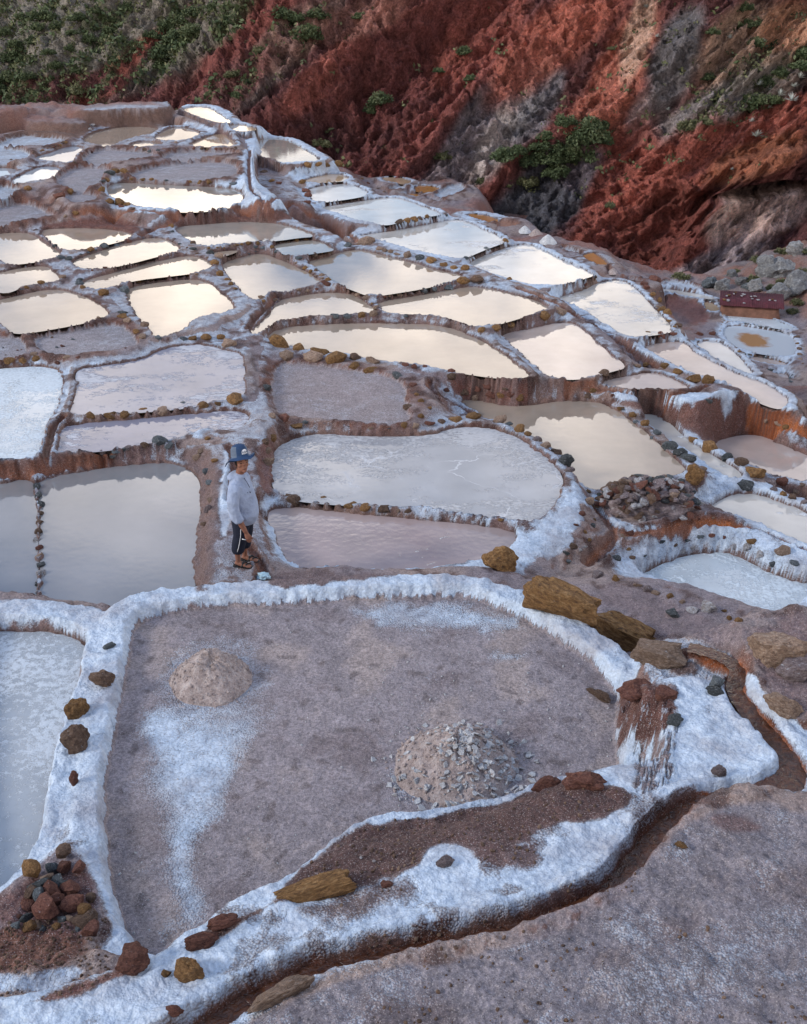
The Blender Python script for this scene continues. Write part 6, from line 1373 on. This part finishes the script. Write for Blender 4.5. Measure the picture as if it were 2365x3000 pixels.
def heap(t, x, y, w, hr, label, mi, seed, clods=0, chips=0, flat_top=.15, pit=None):
    c0 = hit(t, x, y); R = px_size(t, w, c0) / 2; root = empty('salt_heap', c0)
    tag(root, label, 'salt heap')
    n, m_ = 96, 40; V = []; F = []
    def z_at(px_, py_):
        q = math.hypot(px_, py_) / R
        an = math.atan2(py_, px_); q *= 1 + .10 * mnoise.noise(Vector((math.cos(an) * 1.3 + seed, math.sin(an) * 1.3, 0)))
        b = max(0, 1 - q ** 1.45) if q < 1 else 0
        z = hr * R * b
        if pit:
            z -= pit[2] * R * math.exp(-((px_ / R - pit[0]) ** 2 + (py_ / R - pit[1]) ** 2) / .035)
        gul = mnoise.noise(Vector((an * 5 + seed, q * .8, 0)))
        z += R * .05 * gul * min(1, b * 2) + R * .045 * mnoise.fractal(Vector((px_ / R * 6, py_ / R * 6, seed)), 1, 2, 4) * min(1, b * 4)
        return z - (.012 if q > .97 else 0)
    for i in range(m_ + 1):
        r_ = R * 1.05 * i / m_
        for j in range(n):
            a = 6.28318 * j / n; px_, py_ = r_ * math.cos(a), r_ * math.sin(a)
            V.append((px_, py_, z_at(px_, py_)))
    for i in range(m_):
        for j in range(n):
            F.append((i * n + j, (i + 1) * n + j, (i + 1) * n + (j + 1) % n, i * n + (j + 1) % n))
    mesh_obj('mound', V, F, M_HEAP[mi], root)
    r_ = random.Random(seed)
    if clods:
        bm = bmesh.new()
        for i in range(clods):
            a = r_.uniform(0, 6.283); q = R * math.sqrt(r_.uniform(.02, 1.35)); px_, py_ = q * math.cos(a), q * math.sin(a); s = R * r_.choice([.012, .018, .018, .026, .036]) 
            mm = Matrix.Translation((px_, py_, z_at(px_, py_) + s * .3)) @ Euler((r_.uniform(0, 6), r_.uniform(0, 6), r_.uniform(0, 6))).to_matrix().to_4x4() @ Matrix.Diagonal((s * r_.uniform(.8, 1.4), s, s * .8, 1))
            bmesh.ops.create_icosphere(bm, subdivisions=1, radius=1, matrix=mm)
        o = bm_obj('salt_clods', bm, M_HEAP[mi], root, False); o['kind'] = 'stuff'
    if chips:
        bm = bmesh.new()
        for i in range(chips):
            a = r_.gauss(-.7, 1.3); q = R * r_.uniform(.08, 1.15) if i % 7 else R * r_.uniform(1, 1.35); px_, py_ = q * math.cos(a), q * math.sin(a); s = R * r_.uniform(.025, .075)
            k = r_.randint(4, 6); vs = []
            mm = Matrix.Translation((px_, py_, max(z_at(px_, py_), 0) + s * .25)) @ Euler((r_.gauss(.3, .5), r_.gauss(0, .5), r_.uniform(0, 6))).to_matrix().to_4x4()
            pts = [(math.cos(6.283 * u_ / k + r_.uniform(-.4, .4)) * s * r_.uniform(.7, 1.2), math.sin(6.283 * u_ / k) * s * r_.uniform(.6, 1.1)) for u_ in range(k)]
            top = [bm.verts.new(mm @ Vector((x_, y_, s * .16))) for x_, y_ in pts]; bot = [bm.verts.new(mm @ Vector((x_, y_, -s * .16))) for x_, y_ in pts]
            bm.faces.new(top); bm.faces.new(bot[::-1])
            for u_ in range(k): bm.faces.new((top[u_], bot[u_], bot[(u_ + 1) % k], top[(u_ + 1) % k]))
        o = bm_obj('salt_chips', bm, M_CHIP, root, False); o['kind'] = 'stuff'
    return root
heap(7, 815, 385, 320, .80, 'rounded pinkish salt heap with a hollow top, far side of dry pan', 0, 4, clods=700, pit=(.05, -.12, .16))
heap(8, 355, 715, 470, .60, 'salt heap strewn with white crust plates, middle of dry pan', 1, 9, clods=420, chips=330, pit=None)
for i, (t_, x, y, w, lab, mi) in enumerate([(10, 530, 968, 56, 'small white salt heap, leftmost beyond the white border rim', 2), (10, 577, 982, 60, 'small pinkish salt heap, middle of three beyond the border rim', 0), (10, 626, 1012, 72, 'small pale salt heap, rightmost of three beyond the border rim', 2), (3, 492, 215, 70, 'small pinkish salt heap behind the corner of white rims', 0)]):
    heap(t_, x, y, w, .9, lab, mi, 20 + i)

# pebbles and salt crumbs scattered over the front ground
def crumbs(name, label, n, region, smin, smax, mat, seed, cond):
    r_ = random.Random(seed); bm = bmesh.new(); made = 0; tries = 0
    while made < n and tries < n * 12:
        tries += 1
        t_, x0, y0, x1, y1 = r_.choice(region)
        x, y = r_.uniform(x0, x1), r_.uniform(y0, y1)
        p = hit(t_, x, y)
        if not cond(p): continue
        s = smin + (smax - smin) * r_.random() ** 3
        mm = Matrix.Translation((p[0], p[1], p[2] + s * .2)) @ Euler((r_.uniform(0, 6), r_.uniform(0, 6), r_.uniform(0, 6))).to_matrix().to_4x4() @ Matrix.Diagonal((s * r_.uniform(.9, 1.5), s, s * .75, 1))
        bmesh.ops.create_icosphere(bm, subdivisions=1, radius=1, matrix=mm); made += 1
    return tag(bm_obj(name, bm, mat, None, False), label, kind='stuff')
def on_soil(p):
    r = int(np.clip(row_of(np.array(p[1])), 0, NR - 1)); c = int(col_of(p[0], p[1]))
    return DMIN[r, c] > .03 and SALT[r, c] < .35
def on_floor(p):
    r = int(np.clip(row_of(np.array(p[1])), 0, NR - 1)); c = int(col_of(p[0], p[1]))
    return DMIN[r, c] < 0
crumbs('gravel', 'reddish grit and pebbles on the front soil and bank', 1100, [(8, 0, 780, 1060, 1200), (8, 0, 780, 1060, 1200), (7, 700, 900, 1708, 1420), (7, 700, 900, 1708, 1420), (8, 0, 1300, 1708, 1708), (7, 0, 1300, 420, 1700), (7, 0, 1300, 420, 1700)], .004, .017, M_STONE['b'], 31, on_soil)
crumbs('salt_crumbs', 'salt crumbs scattered on the dry foreground pan', 500, [(7, 420, 120, 1700, 1450), (8, 0, 100, 990, 900)], .004, .013, M_CHIP, 32, on_floor)
# ------------------------------------------------------------------ the person on the path
M_SKIN = mat_plain('skin', (.235, .105, .068), .6, .10, 20, .1)
M_HOOD = mat_plain('hoodie_cloth', (.30, .355, .48), .9, .16, 7, 1.0, .05)
M_NAVY = mat_plain('navy_cloth', (.012, .015, .030), .85, .2, 40, .25)
M_HAT = mat_plain('hat_cloth', (.022, .050, .115), .85, .12, 50, .2)
M_HAT2 = mat_plain('hat_side_cloth', (.10, .13, .18), .85, .12, 50, .2)
M_BLACK = mat_plain('black_rubber', (.014, .014, .016), .5, .2, 60, .2)
M_HAIR = mat_plain('hair', (.010, .008, .007), .6, .3, 90, .4)
M_WHITE = mat_plain('white_print', (.75, .76, .78), .7, .05)
def sweep(bm, pts, seg=14):
    """closed tube through (x, y, z, radius_a, radius_b) rings; ring plane square to the path"""
    rings = []
    P = [Vector(p[:3]) for p in pts]
    for i, p in enumerate(pts):
        d = (P[min(i + 1, len(P) - 1)] - P[max(i - 1, 0)]).normalized()
        ref = Vector((0, 1, 0)) if abs(d.y) < .9 else Vector((1, 0, 0))
        a = ref.cross(d).normalized(); b = d.cross(a).normalized()      # a lies fore-aft, b sideways
        ra = p[3]; rb = p[4] if len(p) > 4 else p[3]
        rings.append([bm.verts.new(P[i] + a * ra * math.cos(6.28318 * k / seg) + b * rb * math.sin(6.28318 * k / seg)) for k in range(seg)])
    for r0, r1 in zip(rings, rings[1:]):
        for k in range(seg): bm.faces.new((r0[k], r0[(k + 1) % seg], r1[(k + 1) % seg], r1[k]))
    bm.faces.new(rings[0][::-1]); bm.faces.new(rings[-1])
def ball(bm, c, r, rot=(0, 0, 0), sub=3):
    mm = Matrix.Translation(c) @ Euler(rot).to_matrix().to_4x4() @ Matrix.Diagonal((*(r if isinstance(r, tuple) else (r, r, r)), 1))
    bmesh.ops.create_icosphere(bm, subdivisions=sub, radius=1, matrix=mm)
def fused(name, bm, mat, parent, voxel=.010, smooth=4):
    bmesh.ops.recalc_face_normals(bm, faces=bm.faces)
    o = bm_obj(name, bm, mat, parent)
    m = o.modifiers.new('fuse', 'REMESH'); m.mode = 'VOXEL'; m.voxel_size = voxel; m.use_smooth_shade = True
    m = o.modifiers.new('soften', 'SMOOTH'); m.iterations = smooth; m.factor = .5
    return o
pf = hit(12, 560, 1985)
FR = math.sqrt(pf[0] ** 2 + pf[1] ** 2 + (CAM_Z - pf[2]) ** 2)
PS = (331.0 / FPX * FR / .885) / 1.70           # figure scale from its height in the picture
person = empty('person', (pf[0] + .04, pf[1] + .12, pf[2] - .005))
person.scale = (PS, PS, PS); person.rotation_euler = (0, 0, math.radians(-10))
tag(person, 'person in pale hoodie, dark trousers and blue bucket hat standing on the path', 'person')
# body: head turned to the camera, neck, arms, legs - one continuous surface (x forward, -y towards the camera)
HY = math.radians(-50)                          # turn of the head
HP = math.radians(13)                           # chin lifted towards the camera
RH = Euler((0, -HP, HY), 'XYZ').to_matrix(); RHAT = RH @ Euler((0, 0, -HY)).to_matrix()
hc = Vector((.045, -.01, 1.475)); HR = (0, -HP, HY)
def hd(f, s, u): return hc + RH @ Vector((f, s, u))
bm = bmesh.new()
ball(bm, hc + Vector((0, 0, .02)), (.092, .076, .105), HR)
ball(bm, hd(.030, 0, -.045), (.062, .058, .066), HR)                         # jaw
ball(bm, hd(.072, 0, -.090), .024)                                                   # chin
sweep(bm, [tuple(hd(.080, 0, .035)) + (.010, .010), tuple(hd(.098, 0, .005)) + (.013, .013), tuple(hd(.104, 0, -.012)) + (.015, .017)], 8)   # nose
ball(bm, hd(.090, 0, -.058), (.012, .026, .009), HR, 2)                      # lips
for s in (-1, 1):
    ball(bm, hd(.070, s * .036, .040), (.016, .024, .010), HR, 2)            # brow
    ball(bm, hd(.055, s * .046, -.015), .026)                                        # cheek
    ball(bm, hd(-.005, s * .080, -.005), (.020, .008, .032), HR, 2)          # ear
sweep(bm, [(.0, 0, 1.24, .062, .070), (.012, -.002, 1.33, .054, .056), (.03, -.006, 1.41, .054, .054)])
# right arm (near side) hanging, hand forward of the thigh; left arm on the far side
sweep(bm, [(.0, -.20, 1.20, .052), (-.01, -.235, 1.05, .048), (.00, -.25, .92, .044), (.035, -.255, .80, .043), (.085, -.25, .69, .036), (.115, -.245, .62, .027, .032)])
sweep(bm, [(.0, .20, 1.20, .052), (-.01, .235, 1.05, .048), (-.02, .25, .92, .044), (-.02, .25, .80, .042), (-.005, .23, .69, .034), (.005, .22, .62, .027, .032)])
for s in (-1, 1):
    w = Vector((.118 if s < 0 else .005, s * .244 if s < 0 else .22, .615))
    sweep(bm, [tuple(w) + (.027, .020), (w.x + .016, w.y, w.z - .05, .040, .020), (w.x + .024, w.y, w.z - .09, .040, .018)], 10)     # palm
    for k, (off, L) in enumerate([(.030, .072), (.012, .082), (-.008, .078), (-.026, .062)]):
        b0 = Vector((w.x + .022 + off, w.y, w.z - .085)); c1_ = 1.0 + .25 * k
        sweep(bm, [tuple(b0) + (.0095,), tuple(b0 + Vector((.006, -s * .004, -L * .45))) + (.0088,), tuple(b0 + Vector((-.004, -s * .016 * c1_, -L * .8))) + (.008,), tuple(b0 + Vector((-.014, -s * .028 * c1_, -L))) + (.0065,)], 8)
    b0 = Vector((w.x + .040, w.y, w.z - .035))
    sweep(bm, [tuple(b0) + (.011,), tuple(b0 + Vector((.028, -s * .006, -.030))) + (.010,), tuple(b0 + Vector((.036, -s * .014, -.062))) + (.0075,)], 8)  # thumb
LEG = {-1: (-.075, -.085, -.02), 1: (-.035, .085, .04)}
for s in (-1, 1):
    ax, ay, fxo = LEG[s]
    sweep(bm, [(.0, s * .09, .86, .085, .085), (-.005, s * .095, .62, .072, .070), (ax * .5, s * .09, .44, .056, .054), (ax * .9 - .012, ay, .30, .052, .050), (ax, ay, .15, .036, .034), (ax, ay, .075, .032, .030)])
    sweep(bm, [(ax - .045, ay, .045, .030, .030), (ax + .01, ay, .052, .040, .036), (ax + .07, ay - .004, .040, .030, .040), (ax + .14, ay - .006, .026, .018, .042), (ax + .175, ay - .004, .020, .012, .034)], 12)
sweep(bm, [(.0, 0, .82, .10, .15), (.01, 0, 1.0, .10, .15), (.0, 0, 1.2, .08, .17), (.0, 0, 1.27, .06, .08)], 18)
body = fused('body', bm, M_SKIN, person, .0062, 3)
# eyes
for s in (-1, 1):
    bm = bmesh.new(); ball(bm, hd(.082, s * .033, .018), (.008, .015, .007), HR, 2)
    o = bm_obj('eye', bm, M_HAIR, person)
    bm = bmesh.new(); ball(bm, hd(.087, s * .034, .042), (.006, .020, .005), HR, 2); bm_obj('eyebrow', bm, M_HAIR, person)
bm = bmesh.new(); ball(bm, hd(.1015, 0, -.056), (.004, .022, .0035), HR, 2); bm_obj('mouth', bm, mat_plain('lip', (.12, .045, .04), .6, .05), person)
# hair under the hat
bm = bmesh.new()
ball(bm, hd(-.022, 0, .045), (.088, .084, .080), HR); ball(bm, hd(-.055, 0, -.02), (.050, .074, .062), HR)
for s in (-1, 1): ball(bm, hd(.012, s * .074, .020), (.026, .016, .045), HR, 2)
fused('hair', bm, M_HAIR, person, .008, 2)
# hoodie
bm = bmesh.new()
sweep(bm, [(.005, 0, .665, .155, .175), (.012, 0, .70, .182, .192), (.025, 0, .78, .196, .200), (.022, 0, .90, .188, .202), (.008, 0, 1.03, .168, .205), (-.005, 0, 1.14, .145, .215), (-.008, 0, 1.22, .115, .200), (.0, 0, 1.275, .085, .130), (.005, 0, 1.31, .075, .085)], 28)
for s in (-1, 1):
    fx_ = 1 if s < 0 else -.4
    sweep(bm, [(-.008, s * .15, 1.215, .082, .075), (-.012, s * .215, 1.16, .084, .076), (-.022, s * .255, 1.05, .078, .070), (-.008 * fx_, s * .272, .94, .070, .064), (.018 * fx_, s * .276, .86, .064, .060), (.040 * fx_, s * .272, .80, .060, .057), (.052 * fx_, s * .268, .765, .056, .054)], 18)
    for k in range(3 if s < 0 else 0): sweep(bm, [(.022 + .012 * k, s * .274, .845 - .026 * k, .068, .064), (.027 + .012 * k, s * .274, .833 - .026 * k, .068, .064)], 16)
ball(bm, (-.075, 0, 1.29), (.085, .120, .050), (0, -.35, 0)); ball(bm, (.02, 0, 1.315), (.085, .098, .030), (0, .30, 0))      # hood lying on the shoulders
hoodie = fused('hoodie', bm, M_HOOD, person, .0105, 4)
bm = bmesh.new(); sweep(bm, [(.100, -.155, .90, .004), (.130, -.140, .84, .004), (.120, -.152, .77, .004), (.090, -.172, .72, .004)], 6); bm_obj('pocket_seam', bm, M_NAVY, hoodie)
bm = bmesh.new(); sweep(bm, [(.075, -.055, 1.30, .004), (.115, -.060, 1.24, .004), (.150, -.066, 1.17, .004)], 6); bm_obj('drawstring', bm, M_NAVY, hoodie)
bm = bmesh.new()
sweep(bm, [(.118, -.105, 1.13, .004), (.112, -.120, 1.115, .004), (.122, -.112, 1.10, .004), (.130, -.100, 1.105, .004), (.132, -.108, 1.12, .004)], 6)
sweep(bm, [(.150, -.080, 1.12, .004), (.156, -.078, 1.10, .004), (.160, -.066, 1.112, .004)], 6)
bm_obj('chest_print', bm, M_NAVY, hoodie)
# trousers, gathered below the knee
bm = bmesh.new()
sweep(bm, [(.0, 0, .60, .12, .155), (.005, 0, .68, .150, .175), (.0, 0, .76, .145, .170)], 20)
for s in (-1, 1):
    ax, ay, _f = LEG[s]
    sweep(bm, [(.0, s * .085, .70, .125, .098), (.0, s * .092, .58, .112, .094), (ax * .3 + .01, s * .094, .46, .098, .086), (ax * .6, s * .092, .36, .092, .080), (ax * .9 + .005, ay, .27, .090, .078), (ax, ay, .225, .078, .066), (ax, ay, .205, .060, .054)], 16)
tr = fused('trousers', bm, M_NAVY, person, .011, 4)
bm = bmesh.new(); sweep(bm, [(.030, -.186, .62, .004), (.022, -.190, .52, .004), (.0, -.184, .42, .004), (-.025, -.176, .33, .004), (-.048, -.166, .27, .004)], 6); bm_obj('side_stripe', bm, M_WHITE, tr)
# sandals
for s in (-1, 1):
    ax, ay, _f = LEG[s]
    bm = bmesh.new()
    sweep(bm, [(ax - .075, ay, .010, .010, .030), (ax - .05, ay, .012, .013, .040), (ax + .05, ay, .012, .013, .043), (ax + .14, ay - .004, .012, .013, .050), (ax + .195, ay - .004, .012, .010, .034)], 14)
    for x0_, x1_, zt in ((.05, .12, .072), (.10, .155, .054), (.065, .09, .078)):
        sweep(bm, [(ax + x0_, ay - .046, .02, .012, .010), (ax + (x0_ + x1_) / 2 - .01, ay - .02, zt, .016, .010), (ax + (x0_ + x1_) / 2 + .01, ay + .02, zt, .016, .010), (ax + x1_, ay + .046, .02, .012, .010)], 8)
    sweep(bm, [(ax + .02, ay - .042, .03, .008, .006), (ax - .06, ay - .03, .055, .008, .006), (ax - .078, ay, .058, .008, .006), (ax - .06, ay + .03, .055, .008, .006), (ax + .02, ay + .042, .03, .008, .006)], 8)
    fused('sandal', bm, M_BLACK, person, .006, 1)
# bucket hat
hb = hd(-.020, 0, .098)
bm = bmesh.new(); seg = 40
prof = [(.0, .150, 0), (.045, .146, 0), (.080, .128, 0), (.098, .095, 0), (.104, .055, 0), (.110, .0, 0), (.118, -.016, 0), (.150, -.034, 1), (.192, -.056, 1), (.196, -.060, 1), (.190, -.060, 1), (.148, -.040, 1), (.106, -.012, 0)]
rings = []
for r_, z_, br in prof:
    ring = []
    for k in range(seg):
        a = 6.28318 * k / seg
        droop = (.052 * math.cos(a - HY - .35) - .010 * math.cos(2 * (a - HY))) * (r_ - .11) / .08 if br else .020 * math.cos(a - HY) * (1 - z_ / .15)
        droop += (.020 * math.sin(3 * a + .6) + .012 * math.sin(5 * a)) * (r_ - .11) / .08 if br else 0
        rb = .11 + (r_ - .11) * (.80 if math.cos(a - HY) > .2 else 1) if br else r_
        ring.append(bm.verts.new(hb + RHAT @ Vector((rb * math.cos(a) * 1.04, rb * math.sin(a), z_ + droop))))
    rings.append(ring)
for r0, r1 in zip(rings, rings[1:]):
    for k in range(seg):
        bm.faces.new((r0[k], r1[k], r1[(k + 1) % seg], r0[(k + 1) % seg]))
bmesh.ops.remove_doubles(bm, verts=bm.verts, dist=.0006); bmesh.ops.recalc_face_normals(bm, faces=bm.faces)
hat = bm_obj('bucket_hat', bm, M_HAT, person)
hat.data.materials.append(M_HAT2)
for f in hat.data.polygons:
    c_ = RHAT.inverted() @ (f.center - hb); a = (math.atan2(c_.y, c_.x) - HY + math.pi) % (2 * math.pi) - math.pi
    if -.005 < c_.z < .118 and .75 < abs(a) < 2.3: f.material_index = 1
# white arched badge on the front of the hat, with its letters
bm = bmesh.new(); pts = []
bw, bh = .040, .062
out = [(-bw, 0), (bw, 0)] + [(bw * math.cos(q), bh * .42 + bh * .58 * math.sin(q)) for q in np.linspace(0, math.pi, 12)]
AZB = HY + .30
def on_hat(u, v, push=.004):
    a = AZB + u / .105; z_ = .028 + v; r_ = np.interp(z_, [0, .055, .095, .128], [.110, .104, .098, .080]) + push
    return hb + RHAT @ Vector((r_ * math.cos(a) * 1.04, r_ * math.sin(a), z_))
grid = {}
NUx, NVy = 14, 12
vv_ = [[bm.verts.new(on_hat(-bw + 2 * bw * i / NUx, 0)) for i in range(NUx + 1)]]
for j in range(1, NVy + 1):
    row_ = []
    for i in range(NUx + 1):
        u = -bw + 2 * bw * i / NUx
        topv = bh * .42 + bh * .58 * math.sqrt(max(0, 1 - (u / bw) ** 2))
        row_.append(bm.verts.new(on_hat(u, topv * j / NVy)))
    vv_.append(row_)
for j in range(NVy):
    for i in range(NUx): bm.faces.new((vv_[j][i], vv_[j][i + 1], vv_[j + 1][i + 1], vv_[j + 1][i]))
badge = bm_obj('badge', bm, M_WHITE, hat)
def strokes(bm, lines, push=.006, r=.0032):
    for ln_ in lines: sweep(bm, [tuple(on_hat(u, v, push)) + (r,) for u, v in ln_], 6)
bm = bmesh.new()
strokes(bm, [[(-.034, .016), (-.026, .038), (-.017, .016)], [(-.031, .024), (-.021, .024)], [(.009, .034), (.0, .038), (-.009, .030), (-.009, .022), (0, .016), (.009, .019), (.009, .027), (.002, .027)],
             [(.017, .016), (.026, .038), (.034, .016)], [(.021, .024), (.031, .024)], [(-.030, .006), (.030, .006)]])
bm_obj('lettering', bm, M_HAT, badge)
# small pale scrap held between the fingers
w = Vector((.118, -.244, .615))
bm = bmesh.new(); sweep(bm, [(w.x - .05, w.y - .03, w.z - .085, .005), (w.x + .0, w.y - .028, w.z - .095, .005)], 8)
scrap = bm_obj('cigarette', bm, M_WHITE)
scrap.matrix_world = Matrix.Translation(person.location) @ Matrix.Rotation(math.radians(-10), 4, 'Z') @ Matrix.Scale(PS, 4)
tag(scrap, 'small white cigarette in the hand of the standing person', 'cigarette')

# crumpled bag lying by the path
p0 = hit(12, 890, 2150); bm = bmesh.new(); bmesh.ops.create_icosphere(bm, subdivisions=4, radius=1)
for v in bm.verts:
    k = 1 + .45 * mnoise.fractal(v.co * 2.2 + Vector((7, 1, 3)), 1, 2, 4)
    v.co = Vector((v.co.x * .085 * k, v.co.y * .06 * k, max(v.co.z, -.3) * .05 * k))
o = bm_obj('plastic_bag', bm, mat_plain('bag_blue', (.36, .52, .60), .35, .15, 20, .5, .01)); o.location = Vector(p0) + Vector((0, .03, .02))
tag(o, 'crumpled pale blue plastic bag at the foot of the path', 'bag')

# ------------------------------------------------------------------ the tin-roofed shed
M_TIN = mat_plain('red_tin', (.085, .018, .024), .6, .35, 3, .2, .01)
M_ADOBE = mat_plain('adobe', (.19, .095, .065), .95, .35, 4, .6, .05)
p0 = hit(3, 1340, 478)
SW = px_size(3, 350, p0)
shed = empty('shed', (p0[0], p0[1], p0[2])); shed.rotation_euler = (0, 0, math.radians(-14))
tag(shed, 'low adobe shed with a red corrugated tin roof', 'shed')
hw, dp, hf_, hb_ = SW * .45, SW * .40, SW * .20, SW * .30
bm = bmesh.new()
def rough_box(x0, x1, y0, y1, zl, zr):
    nx, nyy = 14, 6
    bmv = {}
    for i in range(nx + 1):
        for j in range(nyy + 1):
            x = x0 + (x1 - x0) * i / nx; y = y0 + (y1 - y0) * j / nyy
            z = zl + (zr - zl) * j / nyy
            bmv[i, j, 1] = bm.verts.new((x, y, z)); 
    for i in range(nx):
        for j in range(nyy): bm.faces.new((bmv[i, j, 1], bmv[i + 1, j, 1], bmv[i + 1, j + 1, 1], bmv[i, j + 1, 1]))
    per = [(i, 0) for i in range(nx)] + [(nx, j) for j in range(nyy)] + [(i, nyy) for i in range(nx, 0, -1)] + [(0, j) for j in range(nyy, 0, -1)]
    prev = [bmv[i, j, 1] for i, j in per]
    for s_ in range(1, 6):
        cur = []
        for v in prev:
            q = Vector((v.co.x, v.co.y, 0)); d_ = mnoise.noise(Vector((v.co.x * 2.2, v.co.y * 2.2, s_ * .9))) * .05
            zt = (zl if q.y < 0 else zr) * (1 - s_ / 5) - .25 * (s_ / 5)
            cur.append(bm.verts.new((v.co.x * (1 + .012 * s_) + d_, v.co.y * (1 + .012 * s_) + d_ - (.02 if q.y < 0 else 0), zt)))
        for k in range(len(prev)): bm.faces.new((prev[k], cur[k], cur[(k + 1) % len(prev)], prev[(k + 1) % len(prev)]))
        prev = cur
rough_box(-hw, hw, -dp * .45, dp * .55, hf_, hb_)
bmesh.ops.recalc_face_normals(bm, faces=bm.faces)
bm_obj('wall', bm, M_ADOBE, shed, True)
for i in range(4):
    bm = bmesh.new(); x0 = -hw * 1.1 + i * hw * .56; n = 26; wv = hw * .60
    rows_ = []
    for j, (y, z) in enumerate(((-dp * .58, hf_ - .01), (dp * .66, hb_ + .03))):
        rows_.append([bm.verts.new((x0 + wv * k / n, y, z + .030 + .016 * math.sin(k * 6.283 / 3.2) + .006 * (i % 2) + .008 * i * 0)) for k in range(n + 1)])
    for k in range(n): bm.faces.new((rows_[0][k], rows_[0][k + 1], rows_[1][k + 1], rows_[1][k]))
    o = bm_obj('roof_sheet', bm, M_TIN, shed, True); s_ = o.modifiers.new('thick', 'SOLIDIFY'); s_.thickness = .008
rr = random.Random(8)
mw = Matrix.Translation(shed.location) @ Matrix.Rotation(math.radians(-14), 4, 'Z')
for i in range(18):
    u, v = rr.uniform(-.98, .98), rr.uniform(.04, .95)
    z = lerp(hf_, hb_, v) + .07; s = rr.uniform(.045, .085) * SW / 2.4
    o = bpy.data.objects.new('roof_stone', rock_data('w' if i % 4 else 'o', i % 6)); link(o)
    o.location = mw @ Vector((u * hw, lerp(-dp * .5, dp * .6, v), z)); o.scale = (s * 1.3, s, s * .7); o.rotation_euler = (0, 0, rr.uniform(0, 6))
    tag(o, 'pale stone weighing down the red tin shed roof' if i % 4 else 'ochre stone weighing down the red tin shed roof', 'stone', 'stones on the shed roof')
